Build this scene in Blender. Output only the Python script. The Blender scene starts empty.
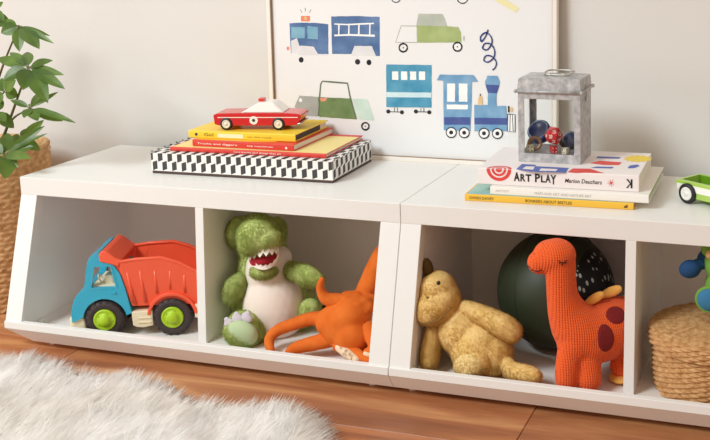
import bpy, bmesh, math, random
import numpy as np
from mathutils import Vector, Matrix, Euler, Quaternion, noise
random.seed(7); rng = np.random.default_rng(7)
S = bpy.context.scene; COL = S.collection; PI = math.pi

# ------------------------------------------------------------------ camera
PITCH, YAW, ROLL = .1636, .3058, -.0157
CAM = Vector((1.7565, -1.8805, .9389)); FPX, CX, CY = 1031.03, 498.1, 95.57
_f = Vector((-math.sin(YAW)*math.cos(PITCH), math.cos(YAW)*math.cos(PITCH), -math.sin(PITCH)))
_r0 = Vector((math.cos(YAW), math.sin(YAW), 0)); _u0 = _r0.cross(_f)
_r = math.cos(ROLL)*_r0 + math.sin(ROLL)*_u0
_u = -math.sin(ROLL)*_r0 + math.cos(ROLL)*_u0
cd = bpy.data.cameras.new('camera'); cam = bpy.data.objects.new('camera', cd); COL.objects.link(cam)
M3 = Matrix((_r, _u, -_f)).transposed()
cam.matrix_world = Matrix.Translation(CAM) @ M3.to_4x4()
cd.sensor_fit = 'HORIZONTAL'; cd.sensor_width = 36; cd.lens = 36*FPX/710
cd.shift_x = (355-CX)/710; cd.shift_y = (CY-220)/710
cd.clip_start = .05
S.camera = cam

def ray(px, py): return _f + _r*((px-CX)/FPX) - _u*((py-CY)/FPX)
def at(px, py, y):
    d = ray(px, py); return CAM + d*((y-CAM.y)/d.y)
def atz(px, py, z):
    d = ray(px, py); return CAM + d*((z-CAM.z)/d.z)
def mp(px, p): return px*((p-CAM).dot(_f))/FPX         # length of px pixels at point p

# ------------------------------------------------------------------ materials
def lin(c):
    return tuple((v/255/12.92 if v/255 <= .04045 else ((v/255+.055)/1.055)**2.4) for v in c)
def mat(name, c, rough=.5, var=0, vscale=20, bump=0, bscale=60, spec=.5, metal=0, sheen=0, c2=None, coat=0, detail=4, sub=0):
    m = bpy.data.materials.new(name); m.use_nodes = True; nt = m.node_tree; N = nt.nodes; L = nt.links
    b = N['Principled BSDF']; c = lin(c)
    b.inputs['Base Color'].default_value = (*c, 1); b.inputs['Roughness'].default_value = rough
    b.inputs['Metallic'].default_value = metal; b.inputs['Specular IOR Level'].default_value = spec
    if sheen: b.inputs['Sheen Weight'].default_value = sheen; b.inputs['Sheen Roughness'].default_value = .5; b.inputs['Sheen Tint'].default_value = (*c, 1)
    if coat: b.inputs['Coat Weight'].default_value = coat
    tc = N.new('ShaderNodeTexCoord')
    if var or c2:
        n = N.new('ShaderNodeTexNoise'); n.inputs['Scale'].default_value = vscale; n.inputs['Detail'].default_value = detail
        L.new(tc.outputs['Object'], n.inputs['Vector'])
        r = N.new('ShaderNodeValToRGB'); L.new(n.outputs['Fac'], r.inputs['Fac'])
        r.color_ramp.elements[0].position = .3; r.color_ramp.elements[1].position = .7
        if c2: a, d = c, lin(c2)
        else: a, d = [v*(1-var) for v in c], [min(1, v*(1+var)) for v in c]
        r.color_ramp.elements[0].color = (*a, 1); r.color_ramp.elements[1].color = (*d, 1)
        L.new(r.outputs['Color'], b.inputs['Base Color'])
    if bump:
        n = N.new('ShaderNodeTexNoise'); n.inputs['Scale'].default_value = bscale; n.inputs['Detail'].default_value = 5
        L.new(tc.outputs['Object'], n.inputs['Vector'])
        bp = N.new('ShaderNodeBump'); bp.inputs['Strength'].default_value = bump; bp.inputs['Distance'].default_value = .003
        L.new(n.outputs['Fac'], bp.inputs['Height']); L.new(bp.outputs['Normal'], b.inputs['Normal'])
    if sub:
        tr = N.new('ShaderNodeBsdfTranslucent'); ms = N.new('ShaderNodeMixShader'); ms.inputs[0].default_value = sub
        if var or c2: L.new(r.outputs['Color'], tr.inputs['Color'])
        else: tr.inputs['Color'].default_value = (*c, 1)
        L.new(b.outputs[0], ms.inputs[1]); L.new(tr.outputs[0], ms.inputs[2]); L.new(ms.outputs[0], N['Material Output'].inputs['Surface'])
    return m

# ------------------------------------------------------------------ objects
def thing(name, label, cat, loc=(0, 0, 0), rz=0, group=None):
    o = bpy.data.objects.new(name, None); COL.objects.link(o); o.empty_display_size = .05
    o.location = loc; o.rotation_euler = (0, 0, rz)
    o['label'] = label; o['category'] = cat
    if group: o['group'] = group
    return o
def mw(o):
    m = Matrix.LocRotScale(o.location, o.rotation_euler, o.scale)
    return (mw(o.parent) @ m) if o.parent else m
def pile_mat(m, amt=.5):
    """the same colour for loose pile, with light passing through the thin strands"""
    n = m.name+' pile'
    if n in bpy.data.materials: return bpy.data.materials[n]
    q = m.copy(); q.name = n; N = q.node_tree.nodes; L = q.node_tree.links; b = N['Principled BSDF']
    tr = N.new('ShaderNodeBsdfTranslucent'); ms = N.new('ShaderNodeMixShader'); ms.inputs[0].default_value = amt
    if b.inputs['Base Color'].is_linked: L.new(b.inputs['Base Color'].links[0].from_socket, tr.inputs['Color'])
    else: tr.inputs['Color'].default_value = b.inputs['Base Color'].default_value
    L.new(b.outputs[0], ms.inputs[1]); L.new(tr.outputs[0], ms.inputs[2]); L.new(ms.outputs[0], N['Material Output'].inputs['Surface']); return q
def link(name, me, mats, parent=None, world=False, smooth=False, label=None):
    """world=True: the mesh is in world coordinates and is moved into its parent's frame"""
    me.name = name
    if world and parent: me.transform(mw(parent).inverted())
    o = bpy.data.objects.new(name, me); COL.objects.link(o)
    if me.get('pile') and not isinstance(mats, (list, tuple)): mats = [mats, pile_mat(mats)]
    for m in (mats if isinstance(mats, (list, tuple)) else [mats]): me.materials.append(m)
    if smooth: me.shade_smooth()
    if parent: o.parent = parent
    if label: o['label'] = label
    return o
def tag(o, label, cat, group=None, kind=None):
    o['label'] = label; o['category'] = cat
    if group: o['group'] = group
    if kind: o['kind'] = kind
    return o
def struct(name, me, mats, **k):
    o = link(name, me, mats, **k); o['kind'] = 'structure'; o['label'] = {'wall_back': 'plain warm white wall behind the storage benches', 'floor': 'honey brown wooden plank floor'}.get(name, name); return o
def set_origin(o, p):
    """move a single-mesh thing's origin to p (world) without moving it"""
    o.data.transform(Matrix.Translation(-Vector(p))); o.location = p; return o

# ------------------------------------------------------------------ mesh helpers (all return a Mesh)
def fin(bm, recalc=True):
    if recalc: bmesh.ops.recalc_face_normals(bm, faces=bm.faces)
    me = bpy.data.meshes.new('m'); bm.to_mesh(me); bm.free(); return me
def add_box(bm, x0, x1, y0, y1, z0, z1, bev=0, mi=0, seg=2):
    r = bmesh.ops.create_cube(bm, size=1)
    vs = r['verts']
    for v in vs: v.co = Vector(((x0+x1)/2+v.co.x*(x1-x0), (y0+y1)/2+v.co.y*(y1-y0), (z0+z1)/2+v.co.z*(z1-z0)))
    fs = {f for v in vs for f in v.link_faces}
    for f in fs: f.material_index = mi
    if bev:
        es = list({e for v in vs for e in v.link_edges})
        bmesh.ops.bevel(bm, geom=es, offset=bev, segments=seg, affect='EDGES', profile=.5)
def box(*a, **k):
    bm = bmesh.new(); add_box(bm, *a, **k); return fin(bm)
def add_prism(bm, pts, h, axis='x', off=0, bev=0, mi=0, seg=2):
    """extrude a 2-D outline. axis x: pts are (y,z); y: (x,z); z: (x,y); from off to off+h"""
    def co(p, t): return {'x': (t, p[0], p[1]), 'y': (p[0], t, p[1]), 'z': (p[0], p[1], t)}[axis]
    a = [bm.verts.new(co(p, off)) for p in pts]; b = [bm.verts.new(co(p, off+h)) for p in pts]
    n = len(pts); fs = [bm.faces.new(a), bm.faces.new(b[::-1])]
    for i in range(n): fs.append(bm.faces.new((a[i], b[i], b[(i+1) % n], a[(i+1) % n])))
    for f in fs: f.material_index = mi
    if bev:
        bmesh.ops.recalc_face_normals(bm, faces=fs)
        es = list({e for f in fs for e in f.edges})
        bmesh.ops.bevel(bm, geom=es, offset=bev, segments=seg, affect='EDGES', profile=.5)
def prism(*a, **k):
    bm = bmesh.new(); add_prism(bm, *a, **k); return fin(bm)
def add_tube(bm, pts, rad, n=10, mi=0, cap=True, squash=None):
    pts = [Vector(p) for p in pts]; rad = rad if isinstance(rad, (list, tuple)) else [rad]*len(pts)
    rings = []; prev = None
    for i, p in enumerate(pts):
        t = (pts[min(i+1, len(pts)-1)]-pts[max(i-1, 0)]).normalized()
        if prev is None:
            up = Vector((0, 0, 1)) if abs(t.z) < .9 else Vector((1, 0, 0)); a = t.cross(up).normalized()
        else: a = (prev - t*prev.dot(t)).normalized()
        prev = a; b = t.cross(a)
        rings.append([bm.verts.new(p+(a*math.cos(2*PI*k/n)+b*math.sin(2*PI*k/n))*rad[i]) for k in range(n)])
    for i in range(len(rings)-1):
        for k in range(n):
            f = bm.faces.new((rings[i][k], rings[i][(k+1) % n], rings[i+1][(k+1) % n], rings[i+1][k])); f.material_index = mi; f.smooth = True
    if cap:
        bm.faces.new(rings[0][::-1]).material_index = mi; bm.faces.new(rings[-1]).material_index = mi
def tube(*a, **k):
    bm = bmesh.new(); add_tube(bm, *a, **k); return fin(bm)
def add_torus(bm, c, axis, R, r, n=32, m=8, mi=0, arc=2*PI, start=0):
    c = Vector(c); q = Vector(axis).normalized().to_track_quat('Z', 'Y')
    closed = arc >= 2*PI-.01; nn = n if closed else n+1; rings = []
    for i in range(nn):
        a = start+arc*i/n
        rings.append([bm.verts.new(c+q @ Vector(((R+r*math.cos(2*PI*k/m))*math.cos(a), (R+r*math.cos(2*PI*k/m))*math.sin(a), r*math.sin(2*PI*k/m)))) for k in range(m)])
    for i in range(n if closed else n):
        j = (i+1) % nn if closed else i+1
        for k in range(m):
            f = bm.faces.new((rings[i][k], rings[j][k], rings[j][(k+1) % m], rings[i][(k+1) % m])); f.material_index = mi; f.smooth = True
def add_lathe(bm, prof, c=(0, 0, 0), axis=(0, 0, 1), n=40, mi=0, cap=True):
    """prof: (r, h) pairs"""
    c = Vector(c); q = Vector(axis).normalized().to_track_quat('Z', 'Y'); rings = []
    for r, h in prof:
        rings.append([bm.verts.new(c+q @ Vector((r*math.cos(2*PI*k/n), r*math.sin(2*PI*k/n), h))) for k in range(n)])
    for i in range(len(rings)-1):
        for k in range(n):
            f = bm.faces.new((rings[i][k], rings[i][(k+1) % n], rings[i+1][(k+1) % n], rings[i+1][k])); f.material_index = mi; f.smooth = True
    if cap:
        bm.faces.new(rings[0][::-1]).material_index = mi; bm.faces.new(rings[-1]).material_index = mi
def lathe(*a, **k):
    bm = bmesh.new(); add_lathe(bm, *a, **k); return fin(bm)
def bezier(pts, n=20):
    """Catmull-Rom through points (Vectors or tuples of any dimension)"""
    P = [np.array(p, float) for p in pts]; P = [2*P[0]-P[1]]+P+[2*P[-1]-P[-2]]; out = []
    m = len(P)-3
    for i in range(m):
        for k in range(n):
            t = k/n; a, b, c, d = P[i:i+4]
            out.append(.5*((2*b)+(-a+c)*t+(2*a-5*b+4*c-d)*t*t+(-a+3*b-3*c+d)*t**3))
    out.append(P[-2]); return out
def ell(c, r, rot=(0, 0, 0)): return ('e', Vector(c), Vector(r) if not isinstance(r, (int, float)) else Vector((r, r, r)), rot)
def chain(pts, rad, n=8):
    """sphere chain through points with radii"""
    q = bezier([(*p, r) for p, r in zip(pts, rad)], n); return [ell(Vector(v[:3]), float(v[3])) for v in q]
def blob(prims, voxel=.003, smooth=6, fac=.5):
    bm = bmesh.new()
    for _, c, r, rot in prims:
        q = Euler(rot).to_matrix().to_4x4()
        M = Matrix.Translation(c) @ q @ Matrix.Diagonal((*r, 1))
        bmesh.ops.create_icosphere(bm, subdivisions=3, radius=1, matrix=M)
    me = bpy.data.meshes.new('t'); bm.to_mesh(me); bm.free()
    o = bpy.data.objects.new('t', me); COL.objects.link(o)
    m = o.modifiers.new('r', 'REMESH'); m.mode = 'VOXEL'; m.voxel_size = voxel
    if smooth: s = o.modifiers.new('s', 'SMOOTH'); s.factor = fac; s.iterations = smooth
    dg = bpy.context.evaluated_depsgraph_get(); dg.update()
    r = bpy.data.meshes.new_from_object(o.evaluated_get(dg), depsgraph=dg)
    bpy.data.objects.remove(o); bpy.data.meshes.remove(me)
    r.materials.clear(); r.shade_smooth(); return r
def noisy(me, amp, scale):
    for v in me.vertices:
        v.co += v.normal*amp*noise.noise(v.co*scale)
    return me
def fur(me, count, length, width, lay=(0, 0, -1), lay_amt=.8, jit=.5, seg=2, keep=None, clump=None, own=.05):
    """append short pile strands (thin tapering ribbons) to the mesh itself"""
    me.calc_loop_triangles(); nt_ = len(me.loop_triangles)
    tri = np.empty(nt_*3, np.int32); me.loop_triangles.foreach_get('vertices', tri); tri = tri.reshape(-1, 3)
    V = np.empty(len(me.vertices)*3, np.float32); me.vertices.foreach_get('co', V); V = V.reshape(-1, 3)
    a, b, c = V[tri[:, 0]], V[tri[:, 1]], V[tri[:, 2]]
    nr = np.cross(b-a, c-a); ar = np.linalg.norm(nr, axis=1); nr = nr/np.maximum(ar[:, None], 1e-12)
    if keep is not None: ar = ar*keep((a+b+c)/3, nr)
    idx = rng.choice(nt_, count, p=ar/ar.sum())
    u, v = rng.random(count), rng.random(count); s = u+v > 1; u[s], v[s] = 1-u[s], 1-v[s]
    P = a[idx]+(b-a)[idx]*u[:, None]+(c-a)[idx]*v[:, None]; Nn = nr[idx]
    D = Nn+np.array(lay)*lay_amt+rng.normal(0, jit, (count, 3))
    if clump is not None: D = D+clump(P)
    D /= np.linalg.norm(D, axis=1)[:, None]
    dn = (D*Nn).sum(1); D = D+Nn*np.maximum(0, .22-dn)[:, None]
    Ln = length*(.6+.8*rng.random(count))
    side = np.cross(D, Nn+rng.normal(0, .1, (count, 3))); side /= np.maximum(np.linalg.norm(side, axis=1), 1e-6)[:, None]
    w = width*(.6+.8*rng.random(count))[:, None]
    rows = []; droop = np.array(lay)*.35
    for k in range(seg):
        t = k/seg
        ce = P-Nn*length*.05+D*(Ln*t)[:, None]+droop*(Ln*t*t)[:, None]
        rows += [ce-side*w*(1-t*.6), ce+side*w*(1-t*.6)]
    rows.append(P+D*Ln[:, None]+droop*Ln[:, None])
    per = 2*seg+1
    VV = np.stack(rows, 1).reshape(-1, 3); base = np.arange(count)*per
    faces = []
    for k in range(seg-1):
        faces.append(np.stack([base+2*k, base+2*k+1, base+2*k+3], 1)); faces.append(np.stack([base+2*k, base+2*k+3, base+2*k+2], 1))
    faces.append(np.stack([base+per-3, base+per-2, base+per-1], 1))
    FF = np.concatenate(faces)
    n0 = len(me.vertices)
    # rebuild: old triangles + strands
    TV = np.concatenate([V, VV.astype(np.float32)]); TF = np.concatenate([tri, FF+n0]).astype(np.int32)
    r = bpy.data.meshes.new('f'); r.vertices.add(len(TV)); r.vertices.foreach_set('co', TV.ravel())
    r.loops.add(TF.size); r.loops.foreach_set('vertex_index', TF.ravel())
    r.polygons.add(len(TF)); r.polygons.foreach_set('loop_start', np.arange(0, TF.size, 3, dtype=np.int32))
    r.update(calc_edges=True)
    mi_ = np.zeros(len(TF), np.int32); mi_[len(tri):] = 1; r.polygons.foreach_set('material_index', mi_); r['pile'] = 1
    # strands are shaded with the lie of the pile beneath them, as dense fur is
    vn = np.empty(n0*3, np.float32); me.vertex_normals.foreach_get('vector', vn); vn = vn.reshape(-1, 3)
    sn = Nn+own*rng.normal(0, .5, (count, 3))+own*D*.6; sn /= np.linalg.norm(sn, axis=1)[:, None]
    allN = np.concatenate([vn, np.repeat(sn, per, axis=0)])
    r.shade_smooth(); r.normals_split_custom_set_from_vertices(allN.tolist()); return r
def text_into(bm, s, org, U, V, width, height, mi=0, bold=0, shear=0):
    """flat lettering: string scaled into width x height, starting at org along U, up along V"""
    cu = bpy.data.curves.new('t', 'FONT'); cu.body = s; cu.size = 1; cu.offset = bold; cu.shear = shear; cu.resolution_u = 3
    o = bpy.data.objects.new('t', cu); COL.objects.link(o)
    dg = bpy.context.evaluated_depsgraph_get(); dg.update()
    me = bpy.data.meshes.new_from_object(o.evaluated_get(dg)); bpy.data.objects.remove(o)
    xs = [v.co.x for v in me.vertices]; ys = [v.co.y for v in me.vertices]
    x0, x1, y0, y1 = min(xs), max(xs), min(ys), max(ys); U = Vector(U).normalized(); V = Vector(V).normalized(); org = Vector(org)
    vs = [bm.verts.new(org+U*((v.co.x-x0)/(x1-x0)*width)+V*((v.co.y-y0)/(y1-y0)*height)) for v in me.vertices]
    for p in me.polygons:
        try: bm.faces.new([vs[i] for i in p.vertices]).material_index = mi
        except ValueError: pass
    bpy.data.meshes.remove(me)
def add_quad(bm, ps, mi=0):
    f = bm.faces.new([bm.verts.new(p) for p in ps]); f.material_index = mi; return f
# ================================================================== the room
H, T_, D, W, F, B, LIP, B2, G, PT, DB, FZ = .3831, .0415, .3612, .95, .0881, .0498, .0165, .0150, .0245, .045, .32, .038
YW = .400                                                  # the wall's plane
def wall_mat():
    return mat('wall paint', (220, 218, 215), .9, bump=.08, bscale=180, spec=.2)
struct('wall_back', box(-3.5, 5, YW, YW+.1, -.02, 2.9), wall_mat())
# planks: one floor mesh, a tone per plank
bm = bmesh.new(); tone = bm.faces.layers.float.new('tone')
rows = [-.214+.2*k for k in range(-14, 4)]
for ri, y0 in enumerate(rows):
    y1 = y0+.2
    if y0 > YW: continue
    x = -3.5-random.random()
    cuts = [x]
    while cuts[-1] < 5: cuts.append(cuts[-1]+random.uniform(.9, 1.7))
    if abs(y0+.214) < .01: cuts = [-3.6, -2.2, -1.2, .165, 1.245, 2.6, 3.9, 5.2]
    if abs(y0+.414) < .01: cuts = [-3.2, -2, -.6, .6, 2.0, 3.3, 5.2]
    for a, b in zip(cuts[:-1], cuts[1:]):
        n = len(bm.faces); add_box(bm, a+.0006, b-.0006, y0+.0006, y1-.0006, -.02, 0, bev=.0012, seg=1)
        bm.faces.ensure_lookup_table(); t = random.random()
        if abs(y0+.214) < .01 and a < .2 < b-.01: t = .45
        for f in bm.faces[n:]: f[tone] = t
add_box(bm, -3.5, 5, -3.2, YW, -.03, -.021)
me = fin(bm)
m = bpy.data.materials.new('oak planks'); m.use_nodes = True; nt = m.node_tree; N = nt.nodes; L = nt.links; b = N['Principled BSDF']
tc = N.new('ShaderNodeTexCoord'); mpn = N.new('ShaderNodeMapping'); mpn.inputs['Scale'].default_value = (1.1, 9, 3)
at_ = N.new('ShaderNodeAttribute'); at_.attribute_name = 'tone'
cmb = N.new('ShaderNodeVectorMath'); cmb.operation = 'ADD'; sc = N.new('ShaderNodeVectorMath'); sc.operation = 'SCALE'; sc.inputs['Scale'].default_value = 17
L.new(at_.outputs['Fac'], sc.inputs[0]); sc.inputs[0].default_value = (1, 1, 1)
L.new(tc.outputs['Object'], mpn.inputs['Vector']); L.new(mpn.outputs['Vector'], cmb.inputs[0]); L.new(sc.outputs['Vector'], cmb.inputs[1])
n1 = N.new('ShaderNodeTexNoise'); n1.inputs['Scale'].default_value = 1.6; n1.inputs['Detail'].default_value = 8; n1.inputs['Distortion'].default_value = .8
L.new(cmb.outputs['Vector'], n1.inputs['Vector'])
r1 = N.new('ShaderNodeValToRGB'); e = r1.color_ramp.elements
e[0].position = .28; e[0].color = (*lin((134, 78, 50)), 1); e[1].position = .70; e[1].color = (*lin((222, 164, 112)), 1)
k_ = e.new(.5); k_.color = (*lin((184, 118, 76)), 1)
L.new(n1.outputs['Fac'], r1.inputs['Fac'])
n2 = N.new('ShaderNodeTexNoise'); n2.inputs['Scale'].default_value = 9; n2.inputs['Detail'].default_value = 6
mp2 = N.new('ShaderNodeMapping'); mp2.inputs['Scale'].default_value = (1.5, 30, 3); L.new(tc.outputs['Object'], mp2.inputs['Vector']); L.new(mp2.outputs['Vector'], n2.inputs['Vector'])
mx = N.new('ShaderNodeMix'); mx.data_type = 'RGBA'; mx.blend_type = 'MULTIPLY'; mx.inputs[0].default_value = .45
L.new(r1.outputs['Color'], mx.inputs[6]); L.new(n2.outputs['Fac'], mx.inputs[7])
hs = N.new('ShaderNodeHueSaturation'); mr = N.new('ShaderNodeMapRange'); mr.inputs['To Min'].default_value = .9; mr.inputs['To Max'].default_value = 1.35
L.new(at_.outputs['Fac'], mr.inputs['Value']); L.new(mr.outputs['Result'], hs.inputs['Value']); L.new(mx.outputs[2], hs.inputs['Color'])
# a few knots
vo = N.new('ShaderNodeTexVoronoi'); vo.inputs['Scale'].default_value = 2.3
mp3 = N.new('ShaderNodeMapping'); mp3.inputs['Scale'].default_value = (1, 2.2, 1); L.new(tc.outputs['Object'], mp3.inputs['Vector']); L.new(mp3.outputs['Vector'], vo.inputs['Vector'])
kr = N.new('ShaderNodeValToRGB'); kr.color_ramp.elements[0].color = (.25, .2, .17, 1); kr.color_ramp.elements[0].position = .015; kr.color_ramp.elements[1].position = .07
L.new(vo.outputs['Distance'], kr.inputs['Fac'])
mk = N.new('ShaderNodeMix'); mk.data_type = 'RGBA'; mk.blend_type = 'MULTIPLY'; mk.inputs[0].default_value = 1
L.new(hs.outputs['Color'], mk.inputs[6]); L.new(kr.outputs['Color'], mk.inputs[7]); L.new(mk.outputs[2], b.inputs['Base Color'])
b.inputs['Roughness'].default_value = .42
bp = N.new('ShaderNodeBump'); bp.inputs['Strength'].default_value = .15; bp.inputs['Distance'].default_value = .002; L.new(n2.outputs['Fac'], bp.inputs['Height']); L.new(bp.outputs['Normal'], b.inputs['Normal'])
struct('floor', me, m)

# ================================================================== storage benches
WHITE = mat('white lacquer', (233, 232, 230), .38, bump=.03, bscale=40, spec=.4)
WHITE_SHADE_ADJ = mat('white lacquer adjusted for cubby shade', (236, 231, 227), .5, bump=.03, bscale=40, spec=.3)  # same lacquer as WHITE; light inside the cubbies adjusted by a warmer colour
STEEL = mat('steel pin', (150, 150, 150), .4, metal=.8)
def bench(x0, label, left_inset, right_inset):
    t = thing('storage_bench', label, 'storage bench', (x0+W/2, .13, 0), group=None)
    P = lambda n, me, m=WHITE, **k: link(n, me, m, t, world=True, **k)
    g = .0006
    xa, xb = x0+g, x0+W-g
    P('top_slab', box(xa, xb, 0, D, H-T_, H, bev=.0012))
    zf = H-T_
    for s in (0, 1):
        o0, o1 = (xa, x0+PT) if s == 0 else (x0+W-PT, xb)
        # stile: slanted front frame member; behind it the carcass side, set back 3 mm
        bm = bmesh.new()
        fr = [(0, zf), (-F, B), (-F+.0115, B-.0005), (-F+.0265, B), (.0265, zf)]
        add_prism(bm, [(0, zf), (-F, B), (-F+.03, B), (.03, zf)], o1-o0, 'x', o0, bev=.0008, seg=1)
        i0, i1 = (o0, o1-.004) if s == 0 else (o0+.004, o1)
        add_prism(bm, [(.029, zf), (-F+.029, B), (-F+.029, B-.0001), (D-.002, B-.0001), (D-.002, zf)], i1-i0, 'x', i0)
        P('side_panel', fin(bm))
    xm = x0+W/2 - (.0 if x0 < .5 else .001)
    P('divider', prism([(.0, zf), (-.02, FZ), (DB, FZ), (DB, zf)], .0206, 'x', xm-.0103, bev=.0006, seg=1))
    P('back_panel', box(x0+PT-.004, x0+W-PT+.004, DB, DB+.012, FZ, zf), WHITE_SHADE_ADJ)
    P('bottom_board', box(x0+PT-.004, x0+W-PT+.004, -F+.029, DB+.012, FZ-.016, FZ), WHITE_SHADE_ADJ)
    P('lip_rail', prism([(-F, B), (-F+.001, B+LIP), (-F+.013, B+LIP+.0012), (-F+.013, B)], W-2*g, 'x', xa, bev=.0007, seg=1))
    # recessed base under the lip: slopes back and in
    li, ri = (.055 if left_inset else g), (.055 if right_inset else g)
    sl = lambda z: (B-z)/(B-B2)
    prof = [(-F+.0008, B-.0002), (-F+G, B2), (D-.03, B2), (D-.03, FZ-.0165), (-F+.0285, FZ-.0165), (-F+.0285, FZ-.001), (-F+.0125, FZ-.001), (-F+.0125, B-.0002)]
    bm = bmesh.new()
    a = [bm.verts.new((xa+(li-g)*sl(z), y, z)) for y, z in prof]; c = [bm.verts.new((xb-(ri-g)*sl(z), y, z)) for y, z in prof]
    bm.faces.new(a); bm.faces.new(c[::-1])
    for i in range(len(prof)): bm.faces.new((a[i], c[i], c[(i+1) % len(prof)], a[(i+1) % len(prof)]))
    P('base', fin(bm))
    for s in (0, 1):
        ins = li if s == 0 else ri
        ox = lambda d: xa+d if s == 0 else xb-d
        bm = bmesh.new(); hw4 = [[(ox(0), -F+.001), (ox(PT-.004), -F+.001), (ox(PT-.004), D-.01), (ox(0), D-.01)], [(ox(ins), -F+G), (ox(max(PT, ins+.01)), -F+G), (ox(max(PT, ins+.01)), D-.03), (ox(ins), D-.03)]]
        u_ = [bm.verts.new((*p, B-.0003)) for p in hw4[0]]; d_ = [bm.verts.new((*p, B2+.0001)) for p in hw4[1]]
        bm.faces.new(u_); bm.faces.new(d_[::-1])
        for i in range(4): bm.faces.new((u_[i], d_[i], d_[(i+1) % 4], u_[(i+1) % 4]))
        P('base_end', fin(bm))
    for fx in (x0+.085 if left_inset else x0+.03, x0+W-.06 if not right_inset else x0+W-.085):
        for fy in (-.032, .28):
            P('foot', lathe([(.0085, 0), (.009, .001), (.009, .0140), (.008, B2+.0005)], (fx, fy, 0), n=20))
    # shelf brackets in the corners of the openings
    for (bx, bz) in ((x0+PT, zf-.012), (x0+PT, FZ+.0)):
        y = .03 if bz > .2 else -.035
        P('bracket', prism([(y, bz), (y+.022, bz), (y+.022, bz+.012), (y+.006, bz+.012)], .006, 'x', bx-.004))
    bm = bmesh.new(); add_lathe(bm, [(.0022, 0), (.0022, .004)], (x0+PT+.004, .045, zf-.006), (1, 0, 0), n=12); P('pin', fin(bm), STEEL)
    return t
bench(0, 'white two-cubby storage bench on the left holding the dump truck', True, False)
bench(W, 'white two-cubby storage bench on the right holding the knitted dinosaur and wicker basket', False, True)

# ================================================================== framed print
tilt = math.radians(1.6); FB = .3560
PX0, PX1, PZ = .453, 1.1885, .72
fr = thing('framed_print', 'large white framed nursery print of watercolour cars and trains leaning on the wall', 'framed picture', ((PX0+PX1)/2, FB, H), 0)
fr.rotation_euler = (-tilt, 0, 0)
MF = mw(fr); MFi = MF.inverted(); hw = (PX1-PX0)/2
FRW = mat('frame white wood', (238, 232, 224), .5, bump=.05, bscale=80)
FRB = mat('frame inner edge', (150, 126, 104), .7)
bm = bmesh.new(); fwid, fdep = .0105, .02
for (x0, x1, z0, z1) in ((-hw, -hw+fwid, 0, PZ), (hw-fwid, hw, 0, PZ), (-hw+fwid, hw-fwid, 0, fwid), (-hw+fwid, hw-fwid, PZ-fwid, PZ)):
    add_box(bm, x0, x1, 0, fdep, z0, z1, bev=.0008, seg=1)
link('frame', fin(bm), FRW, fr)
bm = bmesh.new()
s = .0012
for (x0, x1, z0, z1) in ((-hw+fwid, -hw+fwid+s, fwid, PZ-fwid), (hw-fwid-s, hw-fwid, fwid, PZ-fwid), (-hw+fwid, hw-fwid, fwid, fwid+s), (-hw+fwid, hw-fwid, PZ-fwid-s, PZ-fwid)):
    add_box(bm, x0, x1, .002, .0175, z0, z1)
link('inner_rebate', fin(bm), FRB, fr)
YP = .009                                                   # depth of the paper behind the frame's face
PL = MF @ Vector((0, YP, 0)); PN = (MF.to_3x3() @ Vector((0, -1, 0)))
def pp(px, py):
    d = ray(px, py); t = (PL-CAM).dot(PN)/d.dot(PN); q = MFi @ (CAM+d*t); return (q.x, q.z)
inks = {}; ink_m = []
def ink(name, c, c2, sc=28):
    c, c2 = [tuple(v*.84+226*.16*.9+2 for v in q) if name not in ('black', 'ladder', 'paperish', 'squiggle') else q for q in (c, c2)]
    inks[name] = len(ink_m)+1; ink_m.append(mat('ink '+name, c, .85, c2=c2, vscale=sc, detail=6, spec=.1))
ink('navy', (52, 84, 138), (88, 122, 172)); ink('pane', (98, 156, 186), (126, 178, 202)); ink('pale', (216, 218, 224), (230, 231, 235))
ink('coral', (232, 112, 84), (240, 150, 120)); ink('ladder', (240, 241, 242), (250, 250, 250)); ink('black', (40, 40, 46), (62, 62, 68))
ink('moss', (142, 162, 90), (166, 184, 116)); ink('sage', (170, 178, 166), (188, 194, 184)); ink('pencil', (128, 132, 128), (150, 152, 148))
ink('green', (78, 108, 58), (112, 138, 82)); ink('dgreen', (74, 92, 62), (88, 104, 76)); ink('grey', (148, 152, 150), (172, 174, 172)); ink('mint', (190, 218, 206), (206, 230, 220))
ink('teal', (40, 128, 170), (84, 160, 194)); ink('ice', (196, 228, 238), (214, 238, 244)); ink('blue', (78, 136, 186), (124, 170, 208)); ink('indigo', (46, 62, 132), (64, 82, 150))
ink('squiggle', (36, 54, 110), (50, 70, 128)); ink('sand', (222, 182, 120), (236, 204, 150)); ink('lemon', (234, 226, 160), (242, 236, 184)); ink('paperish', (238, 239, 240), (243, 243, 243))
abm = bmesh.new(); lay = [0]
# the sheet itself
add_quad(abm, [(-hw+fwid, YP, fwid), (hw-fwid, YP, fwid), (hw-fwid, YP, PZ-fwid), (-hw+fwid, YP, PZ-fwid)], 0)
def wob(pts, a=.35, n=6):
    out = []
    for i, p in enumerate(pts):
        q = pts[(i+1) % len(pts)]
        for k in range(n):
            t = k/n; j = 0 if k == 0 else a
            out.append((p[0]+(q[0]-p[0])*t+random.uniform(-j, j)*.5, p[1]+(q[1]-p[1])*t+random.uniform(-j, j)*.5))
    return out
def shape(c, pts, w=True):
    lay[0] += 1; y = YP-.00002*lay[0]
    if w: pts = wob(pts)
    vs = [abm.verts.new((*(lambda q: (q[0], y, q[1]))(pp(*p)),)) for p in pts]
    try: abm.faces.new(vs).material_index = inks[c]
    except ValueError: pass
def rect(c, x0, y0, x1, y1, sk=.022, w=True):     # slightly skewed with the print's own perspective
    shape(c, [(x0, y0), (x1, y0+(x1-x0)*sk), (x1, y1+(x1-x0)*sk), (x0, y1)], w)
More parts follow.
